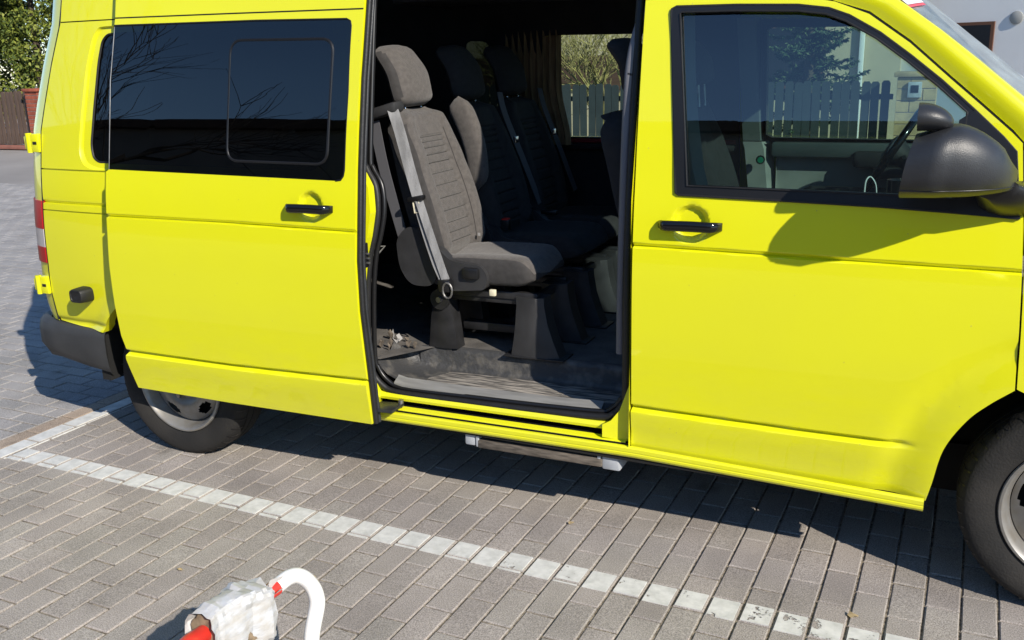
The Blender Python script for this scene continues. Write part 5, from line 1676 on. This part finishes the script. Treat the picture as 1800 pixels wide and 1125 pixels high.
def fir_tree(x, y, h, r0, seed, label):
    t_ = empty('fir_tree', (x, y, 0)); t_['_loc'] = (x, y, 0)
    tag(t_, label, 'tree')
    tube('trunk', [(x, y, 0), (x, y, h)], [.12, .02], M['bark'], t_, n=8)
    r = random.Random(seed)
    v, f, mi_ = [], [], []
    for k in range(95):
        z = .75 + (h - .85) * (k / 95) ** .9
        R = r0 * (1 - z / h) ** .8 * (.8 + .4 * r.random())
        a = r.random() * 6.283
        d = Vector((math.cos(a), math.sin(a), 0))
        for i in range(int(26 * R / r0) + 8):
            t = (i + r.random()) / (int(26 * R / r0) + 8)
            p = Vector((x, y, z)) + d * R * t + Vector((0, 0, -.28 * R * math.sin(t * 2.2) + .10 * R * t * t))
            for q in range(7):
                e = (d * .6 + Vector((r.gauss(0, .6), r.gauss(0, .6), r.gauss(0, .35) - .25))).normalized()
                s = .11 * (1 - .3 * t)
                g = e.cross(Vector((r.gauss(0, 1), r.gauss(0, 1), r.gauss(0, 1)))).normalized() * .012
                b0 = len(v)
                v += [p - g, p + e * s * .5 - g * 1.2, p + e * s, p + e * s * .5 + g * 1.2]
                f.append((b0, b0 + 1, b0 + 2, b0 + 3)); mi_.append(r.randrange(3))
    me = bpy.data.meshes.new('foliage'); me.from_pydata(v, [], f); me.update()
    for q in fir: me.materials.append(q)
    me.polygons.foreach_set('material_index', mi_)
    par_o = bpy.data.objects.new('crown', me); COL.objects.link(par_o); par(par_o, t_)


fir_tree(-1.95, 11.4, 3.4, 1.05, 5, 'green fir tree rising over the green fence, seen through the front window')

# houses
M['beige_wall'] = mat('beige_render', (.50, .42, .28), rough=.9, var=.12, vscale=2, bump=.15, bscale=80)
M['brown_board'] = mat('brown_boards', (.085, .045, .028), rough=.8, var=.35, vscale=4, stretch=(1, 1, 12))
M['white_wall'] = mat('white_render', (.72, .72, .70), rough=.9, var=.06, vscale=1.5, bump=.15, bscale=90)
M['roof_tile'] = mat('brown_roof_tiles', (.12, .055, .038), rough=.8, var=.3, vscale=6)
M['pane'] = mat('window_pane_dark', (.02, .022, .026), rough=.05)
M['win_brown'] = mat('brown_window_frame', (.12, .05, .025), rough=.6)


def house(name, label, x0, x1, y0, y1, h, wall_m, roof_h, windows=(), over=.45):
    r_ = empty(name, ((x0 + x1) / 2, (y0 + y1) / 2, 0)); r_['_loc'] = ((x0 + x1) / 2, (y0 + y1) / 2, 0)
    tag(r_, label, 'house')
    box('wall', x0, x1, y0, y1, 0, h, wall_m, r_, 0)
    ym = (y0 + y1) / 2
    mesh('roof', [(x0 - over, y0 - over, h), (x1 + over, y0 - over, h), (x1 + over, ym, h + roof_h), (x0 - over, ym, h + roof_h), (x1 + over, y1 + over, h), (x0 - over, y1 + over, h),
                  (x0 - over, y0 - over, h - .12), (x1 + over, y0 - over, h - .12), (x1 + over, y1 + over, h - .12), (x0 - over, y1 + over, h - .12)],
         [(0, 1, 2, 3), (3, 2, 4, 5), (6, 7, 1, 0), (8, 9, 5, 4), (9, 6, 0, 3, 5), (7, 8, 4, 2, 1), (9, 8, 7, 6)], M['roof_tile'], r_, False)
    for a, b2, z0, z1 in windows:
        wn = box('window', a, b2, y0 - .03, y0 + .02, z0, z1, M['win_brown'], r_, .006)
        box('pane', a + .06, b2 - .06, y0 - .036, y0 - .02, z0 + .06, z1 - .06, M['pane'], wn, 0)
    return r_


hb = house('beige_house', 'low beige house behind the green fence, seen through the van windows', -12.0, -.95, 15.0, 21.0, 2.9, M['beige_wall'], 2.2, ((-8.6, -7.4, 1.0, 2.1), (-3.4, -2.2, 1.0, 2.1)))
box('board_band', -9.5, -5.6, 14.94, 15.0, 1.02, 1.66, M['brown_board'], hb, 0)
box('downpipe', -1.62, -1.54, 14.9, 14.98, 0, 2.8, M['white_wall'], hb, .01)
# white house: its visible wall is angled so that grazing sun brightens it
wh = empty('white_house', (3.2, 15.2, 0)); wh['_loc'] = (3.2, 15.2, 0)
tag(wh, 'white rendered house above the windscreen with a small brown window', 'house')
A_, B_ = Vector((-.95, 15.2, 0)), Vector((4.2, 13.0, 0))
wd = (B_ - A_).normalized(); wn_ = Vector((wd.y, -wd.x, 0))
if wn_.x > 0: wn_ = -wn_
q4 = [A_, B_, B_ - wn_ * 6, A_ - wn_ * 6]
hh = 5.2
mesh('wall', [Vector((p.x, p.y, 0)) for p in q4] + [Vector((p.x, p.y, hh)) for p in q4], [(0, 1, 5, 4), (1, 2, 6, 5), (2, 3, 7, 6), (3, 0, 4, 7), (4, 5, 6, 7)], M['white_wall'], wh, False, recalc=True)
rc4 = sum(q4, Vector()) / 4
mesh('roof', [rc4 + (p - rc4) * 1.12 + Vector((0, 0, hh + .004)) for p in q4] + [rc4 + Vector((0, 0, hh + 2.2))], [(0, 1, 4), (1, 2, 4), (2, 3, 4), (3, 0, 4), (3, 2, 1, 0)], M['roof_tile'], wh, False)


def on_wall(s, z, out=0.): return A_ + wd * s + wn_ * out + Vector((0, 0, z))


def wall_box(name, s0, s1, z0, z1, o0, o1, m, parent):
    v = [on_wall(s, z, o) for o in (o0, o1) for s, z in ((s0, z0), (s1, z0), (s1, z1), (s0, z1))]
    return mesh(name, v, [(0, 1, 2, 3), (4, 5, 6, 7), (0, 1, 5, 4), (1, 2, 6, 5), (2, 3, 7, 6), (3, 0, 4, 7)], m, parent, False, recalc=True)


# placed by where the wall stands along its run
WS = .83
wf = wall_box('window', WS, WS + .66, 1.52, 2.02, -.02, .035, M['win_brown'], wh)
wall_box('pane', WS + .05, WS + .61, 1.57, 1.97, .033, .040, M['pane'], wf)
wl = tube('wall_lamp', [on_wall(1.80, 2.06, .0), on_wall(1.80, 2.06, .02), on_wall(1.80, 2.06, .035)], [.10, .10, .06], M['trim_grey'], wh, n=14)
sheet = mesh('parked_caravan_cover', [(0, 0, 0)], [], M['white_wall'], None) if False else None
# pale bush-shaped cover at the right edge
cvr = []
for i in range(9):
    t = i / 8
    cvr.append([(1.12 + .42 * math.cos(a) * math.sqrt(max(.02, 1 - t * t)) + .05 * math.sin(5 * a), 12.0 + .5 * math.sin(a) * math.sqrt(max(.02, 1 - t * t)), 1.74 * t + .03 * math.sin(7 * a)) for a in [2 * math.pi * k / 24 for k in range(24)]])
cv_ = loft('white_cover', cvr, M['white_wall'], None, ang=30)
tag(cv_, 'white rounded cover standing before the white house at the right edge', 'cover')

# ------------------------------------------------------------------ behind the camera: what the glass and the paint mirror
bh = empty('long_building', (-8, -16, 0)); bh['_loc'] = (-8, -16, 0)
tag(bh, 'long low building across the yard, mirrored in the van windows', 'building')
M['back_wall'] = mat('grey_render', (.22, .20, .18), rough=.9, var=.15, vscale=1.5)
box('wall', -34, 9, -20, -13.5, 0, 4.9, M['back_wall'], bh, 0)
box('flat_roof', -34.4, 9.4, -20.4, -13.1, 4.9, 5.25, M['brown_board'], bh, 0)
for k in range(9):
    x = -31 + k * 4.3
    wn2 = box('window', x, x + 1.6, -13.52, -13.46, 1.0, 2.4, M['win_brown'], bh, 0)
    box('pane', x + .08, x + 1.52, -13.47, -13.44, 1.08, 2.32, M['pane'], wn2, 0)
TX = -15.6
t_ = empty('bare_tree', (TX, -9.0, 0)); t_['_loc'] = (TX, -9.0, 0)
tag(t_, 'bare leafless tree across the yard, mirrored in the sliding door window', 'tree')
M['dark_bark'] = mat('dark_bark', (.045, .036, .028), rough=.95)
tube('trunk', [(TX, -9, 0), (TX + .05, -9, 1.4), (TX, -9, 2.6)], [.20, .16, .14], M['dark_bark'], t_, n=10)
bare_tree('branches', (TX, -9.0, 2.5), 2.5, 4, M['dark_bark'], t_, 9, spread=1.7, r0=.05, first=6, nk=3, jit=.40, up=.1)
